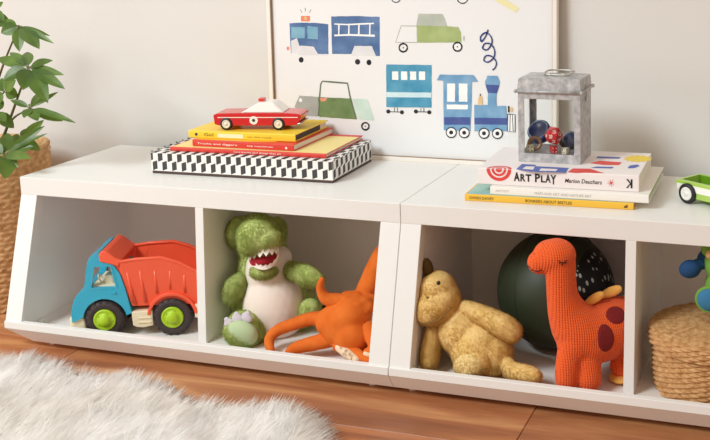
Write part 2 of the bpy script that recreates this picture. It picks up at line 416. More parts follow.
def disc(c, x, y, rx, ry=None, n=20):
    ry = ry or rx; shape(c, [(x+rx*math.cos(2*PI*k/n), y+ry*math.sin(2*PI*k/n)) for k in range(n)], False)
def line(c, pts, w=1.0, closed=False):
    lay[0] += 1; y = YP-.00002*lay[0]
    P = [Vector(pp(*p)) for p in pts]; wm = w*.5*.00235
    if closed: P.append(P[0])
    L_, R_ = [], []
    for i, p in enumerate(P):
        d = (P[min(i+1, len(P)-1)]-P[max(i-1, 0)]); n = Vector((-d.y, d.x)).normalized()*wm*random.uniform(.8, 1.2)
        L_.append(abm.verts.new((p.x+n.x, y, p.y+n.y))); R_.append(abm.verts.new((p.x-n.x, y, p.y-n.y)))
    for i in range(len(P)-1): abm.faces.new((L_[i], L_[i+1], R_[i+1], R_[i])).material_index = inks[c]
def wheel(x, y, r, w=1.3, hub=1.2):
    line('black', [(x+r*math.cos(a), y+r*math.sin(a)) for a in np.linspace(0, 2*PI, 22)[:-1]], w, True)
    if hub: disc('black', x, y, hub)
# blue fire engine
shape('navy', [(289.3, 23.2), (302, 22.6), (315, 22.8), (328.3, 24.2), (328.6, 54), (318, 54), (313.8, 46.8), (301, 45.6), (298.3, 47.5), (296.5, 52.8), (291, 53)])
shape('pale', [(291, 41), (297, 38), (299.5, 46.5), (296.5, 53), (291.5, 53)])
shape('pale', [(301, 45.8), (313.6, 47), (318, 54), (328, 54.4), (328, 55.8), (298, 55), (297.5, 51.8)])
shape('pane', [(291.2, 26.8), (304.6, 27.3), (304.6, 38.4), (291.5, 38)]); shape('pane', [(307.4, 26), (317.8, 27), (317.8, 39.2), (307.5, 38.8)])
rect('coral', 301, 15.8, 310, 21.3); disc('sand', 305.5, 18.4, 1.8)
for a, b_, c_, d_ in ((300.3, 9.5, 302, 12.8), (305.3, 7.8, 305.3, 11.5), (311, 9.5, 309.3, 12.8)): line('pencil', [(a, b_), (c_, d_)], .8)
disc('coral', 288, 48.4, 1.4, 2); disc('black', 301.2, 59.8, 2.4, 2.8)
shape('navy', [(331.2, 16.4), (355, 16), (379.6, 16.8), (380, 56), (375.8, 56), (371.8, 46), (354.5, 45.8), (351.4, 54), (332.2, 54)])
shape('pale', [(354.8, 46), (371.6, 46.2), (375.4, 55.6), (351, 55.4), (351.6, 53.6)])
line('ladder', [(334.4, 24), (348, 24.6), (360, 24), (374, 23.4)], 1.5); line('ladder', [(334.4, 35.4), (350, 34.9), (374.8, 35.7)], 1.9)
for x in (339, 349, 359, 370): line('ladder', [(x, 23.6), (x-.2, 35.4)], 1.6)
disc('black', 357.6, 61.8, 2.6, 2.8); disc('black', 369, 62.4, 2.4, 2.8)
# green pick-up, top right
line('pencil', [(416, 26), (401.2, 25.8), (395.6, 42.4), (417, 42.4)], .6)
shape('sage', [(418.6, 13.6), (442.5, 14), (445, 19), (447.6, 27), (446, 28), (416, 27)])
shape('moss', [(416.6, 25.4), (447, 26.4), (458.6, 27), (461, 33), (461.6, 42.5), (448, 42.6), (417, 42.6)])
disc('sage', 464, 38.4, .9, 2.6)
wheel(403.3, 47.7, 4.1, 1.7, .7); disc('paperish', 457.6, 47, 4.2); wheel(457.6, 46.8, 4.3, 1.7, .7)
# wheels at the top edge
wheel(396, -2.2, 4.6, .9, 0); wheel(462.6, -2, 5.4, 1, 0)
shape('lemon', [(495, -3), (502, -3), (519.5, 8), (515.5, 12.6), (496, 1)])
# green car, left
shape('grey', [(299.5, 95.5), (318.2, 96.8), (317.6, 116.5), (306, 115.5), (294.5, 107)]); disc('paperish', 300.6, 100.2, 1.6, 2)
shape('green', [(318.2, 97), (351.4, 98.4), (356.8, 119.4), (319.5, 116.8)]); shape('coral', [(320, 98), (327.6, 98), (325.6, 101), (321, 101.4)])
shape('mint', [(352.4, 98.6), (367.5, 99.4), (374.4, 120.6), (358, 119)])
line('dgreen', [(318.6, 116), (319.6, 97), (320.8, 84), (322.4, 81.2), (333, 82), (347.6, 83.2), (350, 96), (356.4, 119)], 1.5)
wheel(365.5, 126.2, 3.6, 1.7, .6)
# teal carriage
rect('teal', 386.4, 64.4, 431.6, 107, .012)
for x in (392.2, 401.2, 410.2, 419): rect('ladder', x, 71.4, x+6.2, 79.8, .01)
rect('ice', 386.6, 92, 431.4, 97, .012)
for x0, x1 in ((388.4, 402), (416, 429.4)):
    line('black', [(x0, 111.6), (x1, 112)], .7); disc('black', x0, 111.4, 2); disc('black', x1, 112.2, 2)
line('black', [(394.6, 107.5), (394.6, 111.5)], .6); line('black', [(397.6, 107.5), (397.6, 111.5)], .6); line('black', [(421, 108), (421, 112)], .6); line('black', [(424, 108), (424, 112)], .6)
# blue locomotive
shape('blue', [(440, 74.4), (473.6, 75), (478.4, 81.6), (468, 81.8), (459, 80.8), (446, 81), (437, 80)])
shape('blue', [(443.4, 80.5), (472, 81.5), (470.6, 131), (444, 130)])
rect('ladder', 447.2, 83.4, 455.2, 101.6, .01); rect('ladder', 459, 83.4, 467.6, 101.6, .01); rect('ladder', 447, 104.4, 468, 109, .01)
rect('indigo', 444.4, 117, 470.4, 124.6, .01)
shape('blue', [(487.5, 75.6), (497.6, 75.8), (500, 82), (497, 93.4), (488, 93.4), (485, 82)]); shape('indigo', [(485.4, 84.4), (499.6, 85), (497, 93.2), (488.4, 93)])
shape('blue', [(488, 93), (496.6, 93.2), (496.6, 106), (506.2, 105.8), (507.6, 131), (474.6, 131), (474.4, 104.8), (488, 105)])
rect('indigo', 474.6, 117.6, 507.4, 124.4, .01)
shape('sand', [(480, 94.4), (482.4, 97), (482.8, 105), (478, 105), (478.4, 99)]); line('black', [(480.4, 93.6), (480.6, 95.8)], .9)
shape('black', [(508, 106), (509.4, 106), (509.8, 112.4), (508, 112)]); disc('sand', 511.6, 109.4, 1.6, 2.4)
shape('paperish', [(508, 114), (515.5, 114.4), (515.5, 132), (508, 131.5)])
line('black', [(508, 114), (515.2, 114.4), (515.2, 132), (507.4, 131), (508, 114)], .9); line('black', [(510.4, 114.4), (510, 131.4)], .7); line('black', [(512.6, 114.4), (513.4, 131.6)], .7)
for x, y in ((451.4, 132.4), (464.4, 132.6), (484.2, 133.2), (497.6, 133.4)): disc('paperish', x, y, 5); wheel(x, y, 5, 1.1, 2)
# smoke squiggle
sq = [(488.3, 29.5), (485.6, 36.5), (481.4, 41.5), (481, 36.2), (486.5, 32.4), (491.5, 37.5), (491.8, 43.5), (487.4, 49.6), (482.8, 48.2), (485.2, 43.4), (491.4, 44.4), (494.8, 51), (493.6, 57.8), (488, 62), (484, 60), (486.4, 55.6), (492.4, 56.6), (496.4, 62), (495.6, 67), (492.6, 70)]
line('squiggle', [tuple(q) for q in bezier(sq, 6)], 1.3)
PAPER = mat('print paper', (233, 234, 236), .75, bump=.04, bscale=120, spec=.25)
link('print', fin(abm, recalc=False), [PAPER]+ink_m, fr)
link('backing_board', box(-hw+fwid, hw-fwid, YP+.0005, YP+.004, fwid, PZ-fwid), FRB, fr)
# ================================================================== things on the benches
def rot_frame(FLp, FRp):
    d = (FRp-FLp); d.z = 0; return math.atan2(d.y, d.x), d.length
# ---- patterned box
bl, br = atz(152, 173.2, H), atz(333, 183.6, H); ang, Lb = rot_frame(bl, br); ang += .0; Db, Hb = .222, .0500
BW = mat('box paper white', (238, 236, 232), .6, bump=.05, bscale=90); BK = mat('printed charcoal', (62, 58, 60), .6); BG = mat('printed pale grey', (222, 219, 216), .6)
BBR = mat('dark brown card', (74, 56, 52), .6)
t = thing('patterned_box', 'large flat box printed with black and white tumbling blocks under the children\'s books', 'box', bl, ang)
link('base_tray', box(.001, Lb-.001, .001, Db-.001, 0, .009, bev=.0008), BBR, t)
bm = bmesh.new(); add_box(bm, 0, Lb, 0, Db, .0065, Hb, bev=.0007, mi=0, seg=1)
def blocks(P, wid, hgt):
    """tumbling blocks in face coordinates, P maps (u, v) to a point"""
    n = int(wid/.0253)+2; r0 = .0207; w = .0122; sl = .0045
    for row in range(int(math.ceil(hgt/r0))):
        for i in range(-1, n):
            u0 = i*.0253+(0 if row % 2 == 0 else -.0105)+.004; z0 = row*r0
            for (a, b_, m_, s_) in ((u0, u0+w, 1, 0),):
                a2, b2 = max(a, .0005), min(b_, wid-.0005)
                if b2-a2 < .002: continue
                fa, fb = (a2-a)/w, (b2-a)/w
                lo = lambda f: max(z0+.0004+sl*f, 0.0004); hi = lambda f: min(z0+r0-.0008+sl*f, hgt-.0004)
                add_quad(bm, [P(a2, lo(fa)), P(b2, lo(fb)), P(b2, hi(fb)), P(a2, hi(fa))], 1)
hh = Hb-.0075
blocks(lambda u, v: (u, -.0002, .0072+v), Lb, hh)
blocks(lambda u, v: (Lb+.0002, u, .0072+v), Db, hh)
blocks(lambda u, v: (-.0002, Db-u, .0072+v), Db, hh)
blocks(lambda u, v: (u, v, Hb+.0002), Lb, Db)
link('lid', fin(bm, recalc=False), [BW, BK], t)

PAGE = mat('book pages', (232, 226, 214), .8, bump=.2, bscale=300)
def book(name, label, fl, fr, z, thick, depth, cover, group=None, board=.0018, page=None, inset=.0025, cat='book', back=True, dang=0):
    a, b_ = atz(*fl, z), atz(*fr, z); ang, ln = rot_frame(a, b_)
    if fr[0] < 400: depth = min(depth, .352-b_.y)
    t = thing(name, label, cat, a, ang+dang, group)
    bm = bmesh.new(); r = min(.0015, thick*.25)
    prof = [(0+r, 0), (depth, 0), (depth, board), (board*1.3, board), (board*1.3, thick-board), (depth, thick-board), (depth, thick), (r, thick), (0, thick-r), (-.0004, thick/2), (0, r)]
    add_prism(bm, prof, ln, 'x', 0, bev=.0003, seg=1)
    link('cover', fin(bm), cover, t)
    link('pages', box(inset, ln-inset, board*1.3, depth-inset, board, thick-board), page or PAGE, t)
    return t, ln
RED = mat('red book cloth', (214, 62, 50), .45, bump=.03); CREAM = mat('pale yellow cover', (240, 218, 138), .5, bump=.02, c2=(244, 228, 160), vscale=9)
YEL = mat('bright yellow cover', (246, 210, 58), .4, bump=.02); WTX = mat('white lettering', (245, 240, 230), .6); GTX = mat('grey lettering', (130, 120, 90), .6)
BLK = mat('black ink', (28, 28, 30), .5)
z1 = H+Hb+.0004
t, ln = book('picture_book', 'thin book with red spine and pale yellow cover, lowest on the patterned box', (170.3, 151), (326, 158.5), z1, .0095, .235, RED, 'children\'s books on the patterned box')
link('cover_print', box(.004, ln-.001, .006, .19, .0095, .0098), CREAM, t)
bm = bmesh.new(); text_into(bm, 'cars trucks and things that go', (ln*.42, -.0007, .0028), (1, 0, 0), (0, 0, 1), ln*.30, .0042, bold=.01)
bm2 = bm; link('lettering', fin(bm), WTX, t)
z2 = z1+.0101
t, ln = book('picture_book', 'red picture book with golden yellow cover print, middle of three on patterned box', (192.6, 146), (293.8, 151.3), z2, .0150, .215, RED, 'children\'s books on the patterned box')
bm = bmesh.new()
pts = [(.003, .004)]+[(ln*.80*math.sin(a)+.003, .004+.15*(1-math.cos(a))) for a in np.linspace(0.0, PI/2, 12)]
pts = [(.003, .008), (ln*.55, .009), (ln*.78, .022), (ln*.9, .05), (ln*.94, .085), (ln*.9, .12), (ln*.8, .15), (.003, .15)]
add_prism(bm, pts, .0003, 'z', .0150)
link('cover_print', fin(bm), mat('golden yellow print', (244, 190, 66), .45), t)
bm = bmesh.new(); text_into(bm, 'Trucks and diggers', (ln*.05, -.0008, .0045), (1, 0, 0), (0, 0, 1), ln*.40, .005, bold=.012); link('lettering', fin(bm), WTX, t); bm = bmesh.new(); text_into(bm, 'big machines', (ln*.55, -.0008, .005), (1, 0, 0), (0, 0, 1), ln*.25, .004, bold=.01); link('lettering', fin(bm), WTX, t); bm = bmesh.new()
add_lathe(bm, [(.0028, 0), (.0028, .0002)], (ln*.93, -.0007, .0066), (0, -1, 0), n=14)
link('publisher_mark', fin(bm), WTX, t)
z3 = z2+.0154
t, ln = book('picture_book', 'bright yellow hardback with dark endpapers, topmost of three under the red toy car', (188.8, 137.6), (295.4, 142.2), z3, .0175, .20, YEL, 'children\'s books on the patterned box', board=.0022, inset=.004)
t3, ln3 = t, ln
link('endpaper', box(ln-.004, ln-.0032, .0035, .14, .0024, .0151), mat('dark endpaper', (60, 44, 44), .6), t)
link('spine_band', box(ln*.28, ln*.52, -.0009, -.0002, .0035, .0125), mat('cream spine band', (248, 240, 205), .5), t)
bm = bmesh.new(); text_into(bm, 'Go!', (ln*.15, -.0009, .0055), (1, 0, 0), (0, 0, 1), ln*.09, .0075, bold=.02); link('lettering', fin(bm), mat('olive lettering', (140, 128, 30), .6), t); bm = bmesh.new(); text_into(bm, 'on the road', (ln*.56, -.0009, .006), (1, 0, 0), (0, 0, 1), ln*.22, .004)
link('lettering', fin(bm), bpy.data.materials['olive lettering'], t)
bm = bmesh.new(); add_lathe(bm, [(.0035, 0), (.0035, .0003)], (ln*.075, -.0006, .009), (0, -1, 0), n=16); link('spine_dot', fin(bm), mat('navy dot', (34, 50, 90), .5), t)
# ---- wheels shared by the two wooden cars
TYRE = mat('black rubber', (30, 29, 31), .55); HUBW = mat('cream hub', (232, 224, 205), .4); CHROME = mat('polished metal', (190, 190, 196), .2, metal=1)
def car_wheel(parent, x, y, z, r, w, side, tyre=TYRE, hub=HUBW, cap=None, name='wheel'):
    """a wheel whose outer face is at y, facing -y when side = -1"""
    s = side
    bm = bmesh.new(); add_lathe(bm, [(r*.5, 0), (r*.93, 0), (r, w*.15), (r, w*.85), (r*.93, w), (r*.5, w)], (x, y, z), (0, -s, 0), n=32)
    wh = link(name, fin(bm), tyre, parent)
    bm = bmesh.new(); add_lathe(bm, [(r*.66, 0), (r*.66, .0006), (r*.56, .0012), (r*.5, .0003), (r*.2, .0003), (r*.17, .0014), (0.0003, .0016)], (x, y, z), (0, s, 0), n=28)
    link('hub', fin(bm), hub, wh)
    return wh
# ---- red car
CR = mat('red painted wood', (206, 30, 40), .25, coat=.5); CW = mat('white painted wood', (244, 242, 238), .3, coat=.3)
zc = z3+.0175
a, b_ = atz(226.5, 130.4, zc), atz(278.6, 130.4, zc); ang, wb = rot_frame(a, b_)
t = thing('toy_car', 'red wooden toy emergency car with white roof and red roof light on the yellow book', 'toy car', a, ang)
k = .222/93; hw_ = .074
def cx(px): return (px-226.5)*wb/52.1
prof = [(cx(214.4), .0135), (cx(213.5), .036), (cx(217), .0395), (cx(240), .0405), (cx(285), .0405), (cx(298), .0385), (cx(301.5), .0355), (cx(299.5), .022), (cx(297), .0125), (cx(290), .0105), (cx(220), .0105)]
bm = bmesh.new(); add_prism(bm, prof, hw_-.004, 'y', .002, bev=.0022, seg=3)
body = link('body', fin(bm), CR, t)
bm = bmesh.new(); add_box(bm, cx(218), cx(298), .0012, .0022, .0295, .0312, mi=0); link('side_stripe', fin(bm), WTX, body)
bm = bmesh.new(); add_lathe(bm, [(.0098, 0), (.0098, .0009)], (cx(254), .002, .0235), (0, -1, 0), n=28); em = link('door_roundel', fin(bm), CW, body)
bm = bmesh.new()
for i in range(3):
    a_ = PI*i/3; c_ = Vector((cx(254), .0008, .0235)); u_ = Vector((math.cos(a_), 0, math.sin(a_)))*.0042; n_ = Vector((-math.sin(a_), 0, math.cos(a_)))*.0011
    add_quad(bm, [c_-u_-n_, c_+u_-n_, c_+u_+n_, c_-u_+n_])
add_lathe(bm, [(.0031, 0), (.0031, .0002)], (cx(254), .0011, .0235), (0, -1, 0), n=16)
link('roundel_star', fin(bm), mat('dark green enamel', (44, 66, 54), .4), em)
# cabin: a tapered white block
bm = bmesh.new(); zb, zt = .0403, .0635
bt = [(cx(240.5), .005), (cx(283.5), .005), (cx(283.5), hw_-.005), (cx(240.5), hw_-.005)]; tp = [(cx(258.5), .011), (cx(272.5), .011), (cx(272.5), hw_-.011), (cx(258.5), hw_-.011)]
lo = [bm.verts.new((*p, zb)) for p in bt]; up = [bm.verts.new((*p, zt)) for p in tp]
bm.faces.new(lo[::-1]); bm.faces.new(up)
for i in range(4): bm.faces.new((lo[i], lo[(i+1) % 4], up[(i+1) % 4], up[i]))
bmesh.ops.bevel(bm, geom=list(bm.edges), offset=.002, segments=3, affect='EDGES')
link('cabin', fin(bm), CW, t)
bm = bmesh.new(); add_box(bm, cx(254.5)+.004, cx(260)+.004, hw_/2-.009, hw_/2+.009, zt-.0002, zt+.0075, bev=.0012); link('roof_light', fin(bm), mat('red roof light plastic', (214, 52, 40), .25, coat=.4), t)
bm = bmesh.new(); add_prism(bm, [(cx(291), .0085), (cx(299.5), .0125), (cx(301), .0165), (cx(300), .0175), (cx(291), .012)], hw_-.006, 'y', .003, bev=.001); link('bumper', fin(bm), CHROME, t)
for x in (0, wb):
    for y, s in ((0, -1), (hw_, 1)): car_wheel(t, x, y, .0148, .0148, .009, s)
    bm = bmesh.new(); add_lathe(bm, [(.002, 0), (.002, hw_-.004)], (x, .002, .0148), (0, 1, 0), n=10); link('axle', fin(bm), CHROME, t)

# ---- right-hand stack
YB = mat('mustard cover', (236, 186, 60), .5, bump=.03); WB = mat('white book cover', (240, 237, 232), .45); GE = mat('green endpaper', (150, 180, 84), .6)
t, ln = book('picture_book', 'thin mustard yellow hardback about beetles, lowest in the stack under the lantern', (464.8, 200.6), (633.4, 210.2), H, .0138, .225, YB, 'art books stacked under the lantern')
bm = bmesh.new()
text_into(bm, 'OWEN DAVEY', (ln*.028, -.0007, .0042), (1, 0, 0), (0, 0, 1), ln*.152, .0058, bold=.01)
BRI = mat('brown ink', (96, 72, 20), .6); link('author_lettering', fin(bm), BRI, t); bm = bmesh.new()
text_into(bm, 'BONKERS ABOUT BEETLES', (ln*.37, -.0007, .0042), (1, 0, 0), (0, 0, 1), ln*.275, .0058, bold=.01)
link('title_lettering', fin(bm), BRI, t); bm = bmesh.new()
# little beetle-like publisher mark
x = ln*.945
for p in ([(x, .004), (x+.006, .004), (x+.0045, .009), (x+.001, .0075)], [(x+.0045, .004), (x+.0075, .004), (x+.0075, .0105), (x+.0055, .0105)]): add_quad(bm, [(q[0], -.0007, q[1]) for q in p])
link('publisher_mark', fin(bm), BRI, t)
bm = bmesh.new(); add_box(bm, .003, ln-.003, .004, .222, .0138, .0141); link('cover_print', fin(bm), mat('turquoise cover art', (134, 186, 188), .5, c2=(176, 206, 190), vscale=14), t)
z1 = H+.0142
t, ln = book('picture_book', 'white hardback with faint grey spine lettering, middle of the stack under the lantern', (490.2, 194.4), (648.6, 203.6), z1, .0165, .245, WB, 'art books stacked under the lantern', inset=.006)
link('endpaper', box(ln-.0062, ln-.0052, .006, .235, .002, .0145), GE, t)
bm = bmesh.new(); text_into(bm, 'MAPS AND ART AND NATURE ART', (ln*.29, -.0007, .0055), (1, 0, 0), (0, 0, 1), ln*.36, .0052); PGL = mat('pale grey lettering', (176, 172, 170), .6); link('title_lettering', fin(bm), PGL, t); bm = bmesh.new(); text_into(bm, 'ARTIST', (ln*.035, -.0007, .0065), (1, 0, 0), (0, 0, 1), ln*.09, .004)
link('author_lettering', fin(bm), PGL, t)
z2 = z1+.0169
APC = mat('soft white cover', (240, 233, 233), .5, bump=.02)
fl, frr = (477.8, 184), (638.8, 192.4)
t, ln = book('art_book', 'thick white paperback with red swirl and black title, directly under the lantern', fl, frr, z2, .034, .205, APC, 'art books stacked under the lantern', board=.0012, inset=.0006)
TA = .034; zap = z2+TA; AP = t
def spx(px): # local x on the spine from a pixel of the spine's mid line
    q = mw(AP).inverted() @ atz(px, 182, z2+.017); return q.x
bm = bmesh.new()
text_into(bm, 'A', (spx(509.5), -.0009, .0105), (1, 0, 0), (0, 0, 1), .0125, .0185, bold=.035)
text_into(bm, 'R', (spx(516.5), -.0009, .0105), (1, 0, 0), (0, 0, 1), .0105, .0155, bold=.035)
text_into(bm, 'T', (spx(522), -.0009, .0105), (1, 0, 0), (0, 0, 1), .012, .0155, bold=.035)
for s_, x_, w_, h_ in (('P', 532, .0105, .0175), ('L', 538.3, .009, .0145), ('A', 543, .011, .017), ('Y', 548.5, .0115, .0195)):
    text_into(bm, s_, (spx(x_), -.0009, .0105-(.003 if s_ == 'Y' else 0)), (1, 0, 0), (0, 0, 1), w_, h_, bold=.03)
link('title_lettering', fin(bm), BLK, t); bm = bmesh.new()
text_into(bm, 'Marion Deuchars', (spx(563.5), -.0009, .0125), (1, 0, 0), (0, 0, 1), spx(602)-spx(563.5), .0085, bold=.008, shear=.2)
link('author_lettering', fin(bm), BLK, t)
bm = bmesh.new(); K0 = spx(627.5); h_ = .018; zz = .008; U = .0115
add_quad(bm, [(K0+U-.0035, -.0009, zz), (K0+U, -.0009, zz), (K0+U, -.0009, zz+h_), (K0+U-.0035, -.0009, zz+h_)])
for sg in (1, -1):
    y0_ = zz+h_/2; e_ = zz+h_ if sg > 0 else zz
    add_quad(bm, [(K0+U-.0035, -.0009, y0_-.002), (K0+U-.0035, -.0009, y0_+.002), (K0+.003, -.0009, e_), (K0-.001, -.0009, e_)])
link('publisher_mark', fin(bm, recalc=False), BLK, t)
RI = mat('red ink', (222, 70, 66), .5); BI = mat('blue ink', (66, 92, 176), .5, c2=(90, 112, 190), vscale=40); YI = mat('yellow ink', (236, 208, 74), .5)
bm = bmesh.new(); c_ = Vector((spx(611.5), -.0009, .0165))
for i in range(8):
    a_ = 2*PI*i/8+.2; r_ = .0085*random.uniform(.75, 1.1); u_ = Vector((math.cos(a_), 0, math.sin(a_))); n_ = Vector((-u_.z, 0, u_.x))*.0006
    add_quad(bm, [c_-n_, c_+u_*r_-n_*.5, c_+u_*r_+n_*.5, c_+n_])
link('spine_star', fin(bm, recalc=False), RI, t)
# concentric swirl wrapping the spine's corner and cover
bm = bmesh.new(); sx_ = spx(493.5)
def arcband(c, R0, R1, a0, a1, mi, plane, sq=1, n=22):
    P = (lambda x, v: (x, -.0008, v)) if plane == 's' else (lambda x, v: (x, v, TA+.0002))
    pr = None
    for i in range(n+1):
        a = a0+(a1-a0)*i/n; p, q = P(c[0]+R0*math.cos(a), c[1]+R0*math.sin(a)*sq), P(c[0]+R1*math.cos(a), c[1]+R1*math.sin(a)*sq)
        if pr: add_quad(bm, [pr[0], pr[1], q, p], mi)
        pr = (p, q)
for R0, R1 in ((.0005, .007), (.0105, .0155), (.019, .026)):
    arcband((sx_, TA-.0004), R0, R1, PI, 2*PI, 0, 's', .95); arcband((sx_, .0006), R0, R1, 0, PI, 0, 'c', 1)
link('cover_swirl', fin(bm, recalc=False), RI, t)
def top_pt(px, py): q = mw(AP).inverted() @ atz(px, py, zap); return (q.x, q.y)
bm = bmesh.new(); z_ = TA+.0003
def patch(pts, mi, dz=0): 
    f = add_quad(bm, [(*top_pt(*p), z_+dz) for p in pts], mi); return f
# painted cover letters
patch([(516, 169.5), (522, 164), (536, 165), (535, 166.5), (526, 166.2), (522, 169), (533, 169.8), (532, 171.8)], 0)
patch([(532, 171.8), (535, 166.3), (569, 168), (566, 172.6)], 0)
patch([(539, 171), (541, 168.5), (558, 169.2), (556, 171.2)], 1, .0001)
patch([(567.5, 172.2), (573, 168.5), (590, 168.8), (597, 171), (605, 173.4), (588, 172.8), (576, 172.8)], 2)
patch([(589, 163.2), (600, 160.8), (622, 162.4), (619, 165.2), (604, 165)], 2)
patch([(597, 166.6), (614, 167), (612, 168.6), (590, 168)], 0)
patch([(598, 156.4), (621, 157.4), (619, 158.8), (596, 158.2)], 0)
patch([(627.5, 167.6), (630.5, 165.4), (637, 164.6), (640, 166), (635, 168), (629, 168.6)], 0)
star = []
cx_, cy_ = 638, 158.8
for i in range(28):
    a = 2*PI*i/28; r_ = 1 if i % 2 else .8; star.append((cx_+15*r_*math.cos(a), cy_+3.6*r_*math.sin(a)))
patch(star, 3)
link('cover_print', fin(bm, recalc=False), [BI, APC, RI, YI], t)

# ---- lantern
def galv(): 
    return mat('galvanised zinc', (150, 151, 155), .55, c2=(206, 205, 206), vscale=75, bump=.25, bscale=160, metal=.25, detail=8)
GV = galv()
lfl, lfr = atz(518.5, 161.3, zap), atz(580.6, 164.8, zap); lang, lw = rot_frame(lfl, lfr); ld, lh = .098, .150
LT = thing('lantern', 'weathered galvanised metal lantern with glass sides full of dice on the art book', 'lantern', lfl+Vector((0, 0, .0003)), lang)
bm = bmesh.new(); p = .0135
for x0, x1 in ((0, p), (lw-p, lw)):
    for y0, y1 in ((0, .002), (ld-.002, ld)): add_box(bm, x0, x1, y0, y1, 0, lh, bev=.0004, seg=1)
for (y0, y1) in ((0, .0019), (ld-.0019, ld)):
    add_box(bm, p-.001, lw-p+.001, y0, y1, 0, .0185, bev=.0004, seg=1); add_box(bm, p-.001, lw-p+.001, y0, y1, lh-.016, lh, bev=.0004, seg=1)
# left side is framed glass, right side solid sheet
add_box(bm, 0, .0018, .001, .016, 0, lh); add_box(bm, 0, .0018, ld-.016, ld-.001, 0, lh); add_box(bm, 0, .0018, .015, ld-.015, 0, .0185); add_box(bm, 0, .0018, .015, ld-.015, lh-.016, lh)
add_box(bm, lw-.0018, lw, .001, ld-.001, 0, lh)
link('body_frame', fin(bm), GV, LT)
link('floor_plate', box(.001, lw-.001, .001, ld-.001, .001, .0165), GV, LT)
glass = bpy.data.materials.new('lantern glass'); glass.use_nodes = True; g_ = glass.node_tree.nodes['Principled BSDF']
g_.inputs['Transmission Weight'].default_value = 1; g_.inputs['Roughness'].default_value = .0; g_.inputs['IOR'].default_value = 1.05; g_.inputs['Base Color'].default_value = (.97, .98, .97, 1)
for nm, bx_ in (('a', (p-.003, lw-p+.003, .0022, .0034, .014, lh-.012)), ('b', (p-.003, lw-p+.003, ld-.0034, ld-.0022, .014, lh-.012)), ('c', (.002, .0032, .012, ld-.012, .014, lh-.012))):
    link('glass_pane', box(*bx_), glass, LT)
bm = bmesh.new(); lo_ = .0035
ring = [[(-.001, -.001), (lw+.001, -.001), (lw+.001, ld+.001), (-.001, ld+.001)], [(-.001, -.001), (lw+.001, -.001), (lw+.001, ld+.001), (-.001, ld+.001)], [(.001, .001), (lw-.001, .001), (lw-.001, ld-.001), (.001, ld-.001)]]
zs = [lh-.001, lh+.003, lh+.026]; R_ = [[bm.verts.new((*q, z)) for q in r] for r, z in zip(ring, zs)]
bm.faces.new(R_[0][::-1])
for k_ in range(2):
    for i in range(4): bm.faces.new((R_[k_][i], R_[k_][(i+1) % 4], R_[k_+1][(i+1) % 4], R_[k_+1][i]))
cc = [(.016, .016), (lw-.016, .016), (lw-.016, ld-.016), (.016, ld-.016)]; tp_ = [bm.verts.new((*q, lh+.0285)) for q in cc]
for i in range(4): bm.faces.new((R_[2][i], R_[2][(i+1) % 4], tp_[(i+1) % 4], tp_[i]))
bm.faces.new(tp_)
bmesh.ops.bevel(bm, geom=list(bm.edges), offset=.0007, segments=2, affect='EDGES')
lid = link('lid', fin(bm), GV, LT)
bm = bmesh.new()
rp = [(-lo_, -lo_), (lw+lo_, -lo_), (lw+lo_, ld+lo_), (-lo_, ld+lo_)]
for i in range(4): add_tube(bm, [(*rp[i], lh), (*rp[(i+1) % 4], lh)], .0028, n=10)
for q in rp: bmesh.ops.create_uvsphere(bm, u_segments=10, v_segments=8, radius=.0042, matrix=Matrix.Translation((*q, lh)))
link('rolled_rim', fin(bm), GV, LT)
WIRE = mat('bright wire', (186, 184, 176), .35, metal=.8)
bm = bmesh.new(); hz = lh+.0315
loop = [(lw*.38, ld*.30, hz), (lw*.74, ld*.30, hz), (lw*.80, ld*.45, hz+.003), (lw*.76, ld*.66, hz+.005), (lw*.42, ld*.66, hz+.005), (lw*.36, ld*.46, hz+.003), (lw*.38, ld*.30, hz)]
add_tube(bm, [tuple(q) for q in bezier(loop, 6)], .0018, n=8)
add_tube(bm, [(lw*.40, ld*.28, lh+.0285), (lw*.46, ld*.30, hz+.002), (lw*.52, ld*.28, lh+.0285)], .0015, n=8); add_tube(bm, [(lw*.62, ld*.28, lh+.0285), (lw*.68, ld*.30, hz+.002), (lw*.74, ld*.28, lh+.0285)], .0015, n=8)
link('ring_handle', fin(bm), WIRE, lid)
bm = bmesh.new(); add_tube(bm, [(lw+.002, ld*.42, lh-.02), (lw+.0035, ld*.42, lh-.01), (lw+.0035, ld*.42, lh+.012)], .0017, n=8); add_torus(bm, (lw+.0028, ld*.42, lh-.0215), (1, 0, 0), .0035, .0011)
link('latch', fin(bm), WIRE, LT)
LM = mw(LT)
def lloc(px, py, yloc):       # world point inside the lantern whose local y is yloc
    Mi = LM.inverted(); o = Mi @ CAM; d = (Mi.to_3x3() @ ray(px, py)); return o+d*((yloc-o.y)/d.y)
def inl(name, label, cat, me, m, group=None, smooth=False):
    o = link(name, me, m, smooth=smooth); o.data.transform(LM); c = sum((v.co for v in o.data.vertices), Vector())/len(o.data.vertices); c.z = min(v.co.z for v in o.data.vertices)
    set_origin(o, c); tag(o, label, cat, group); return o
fl_ = .0168
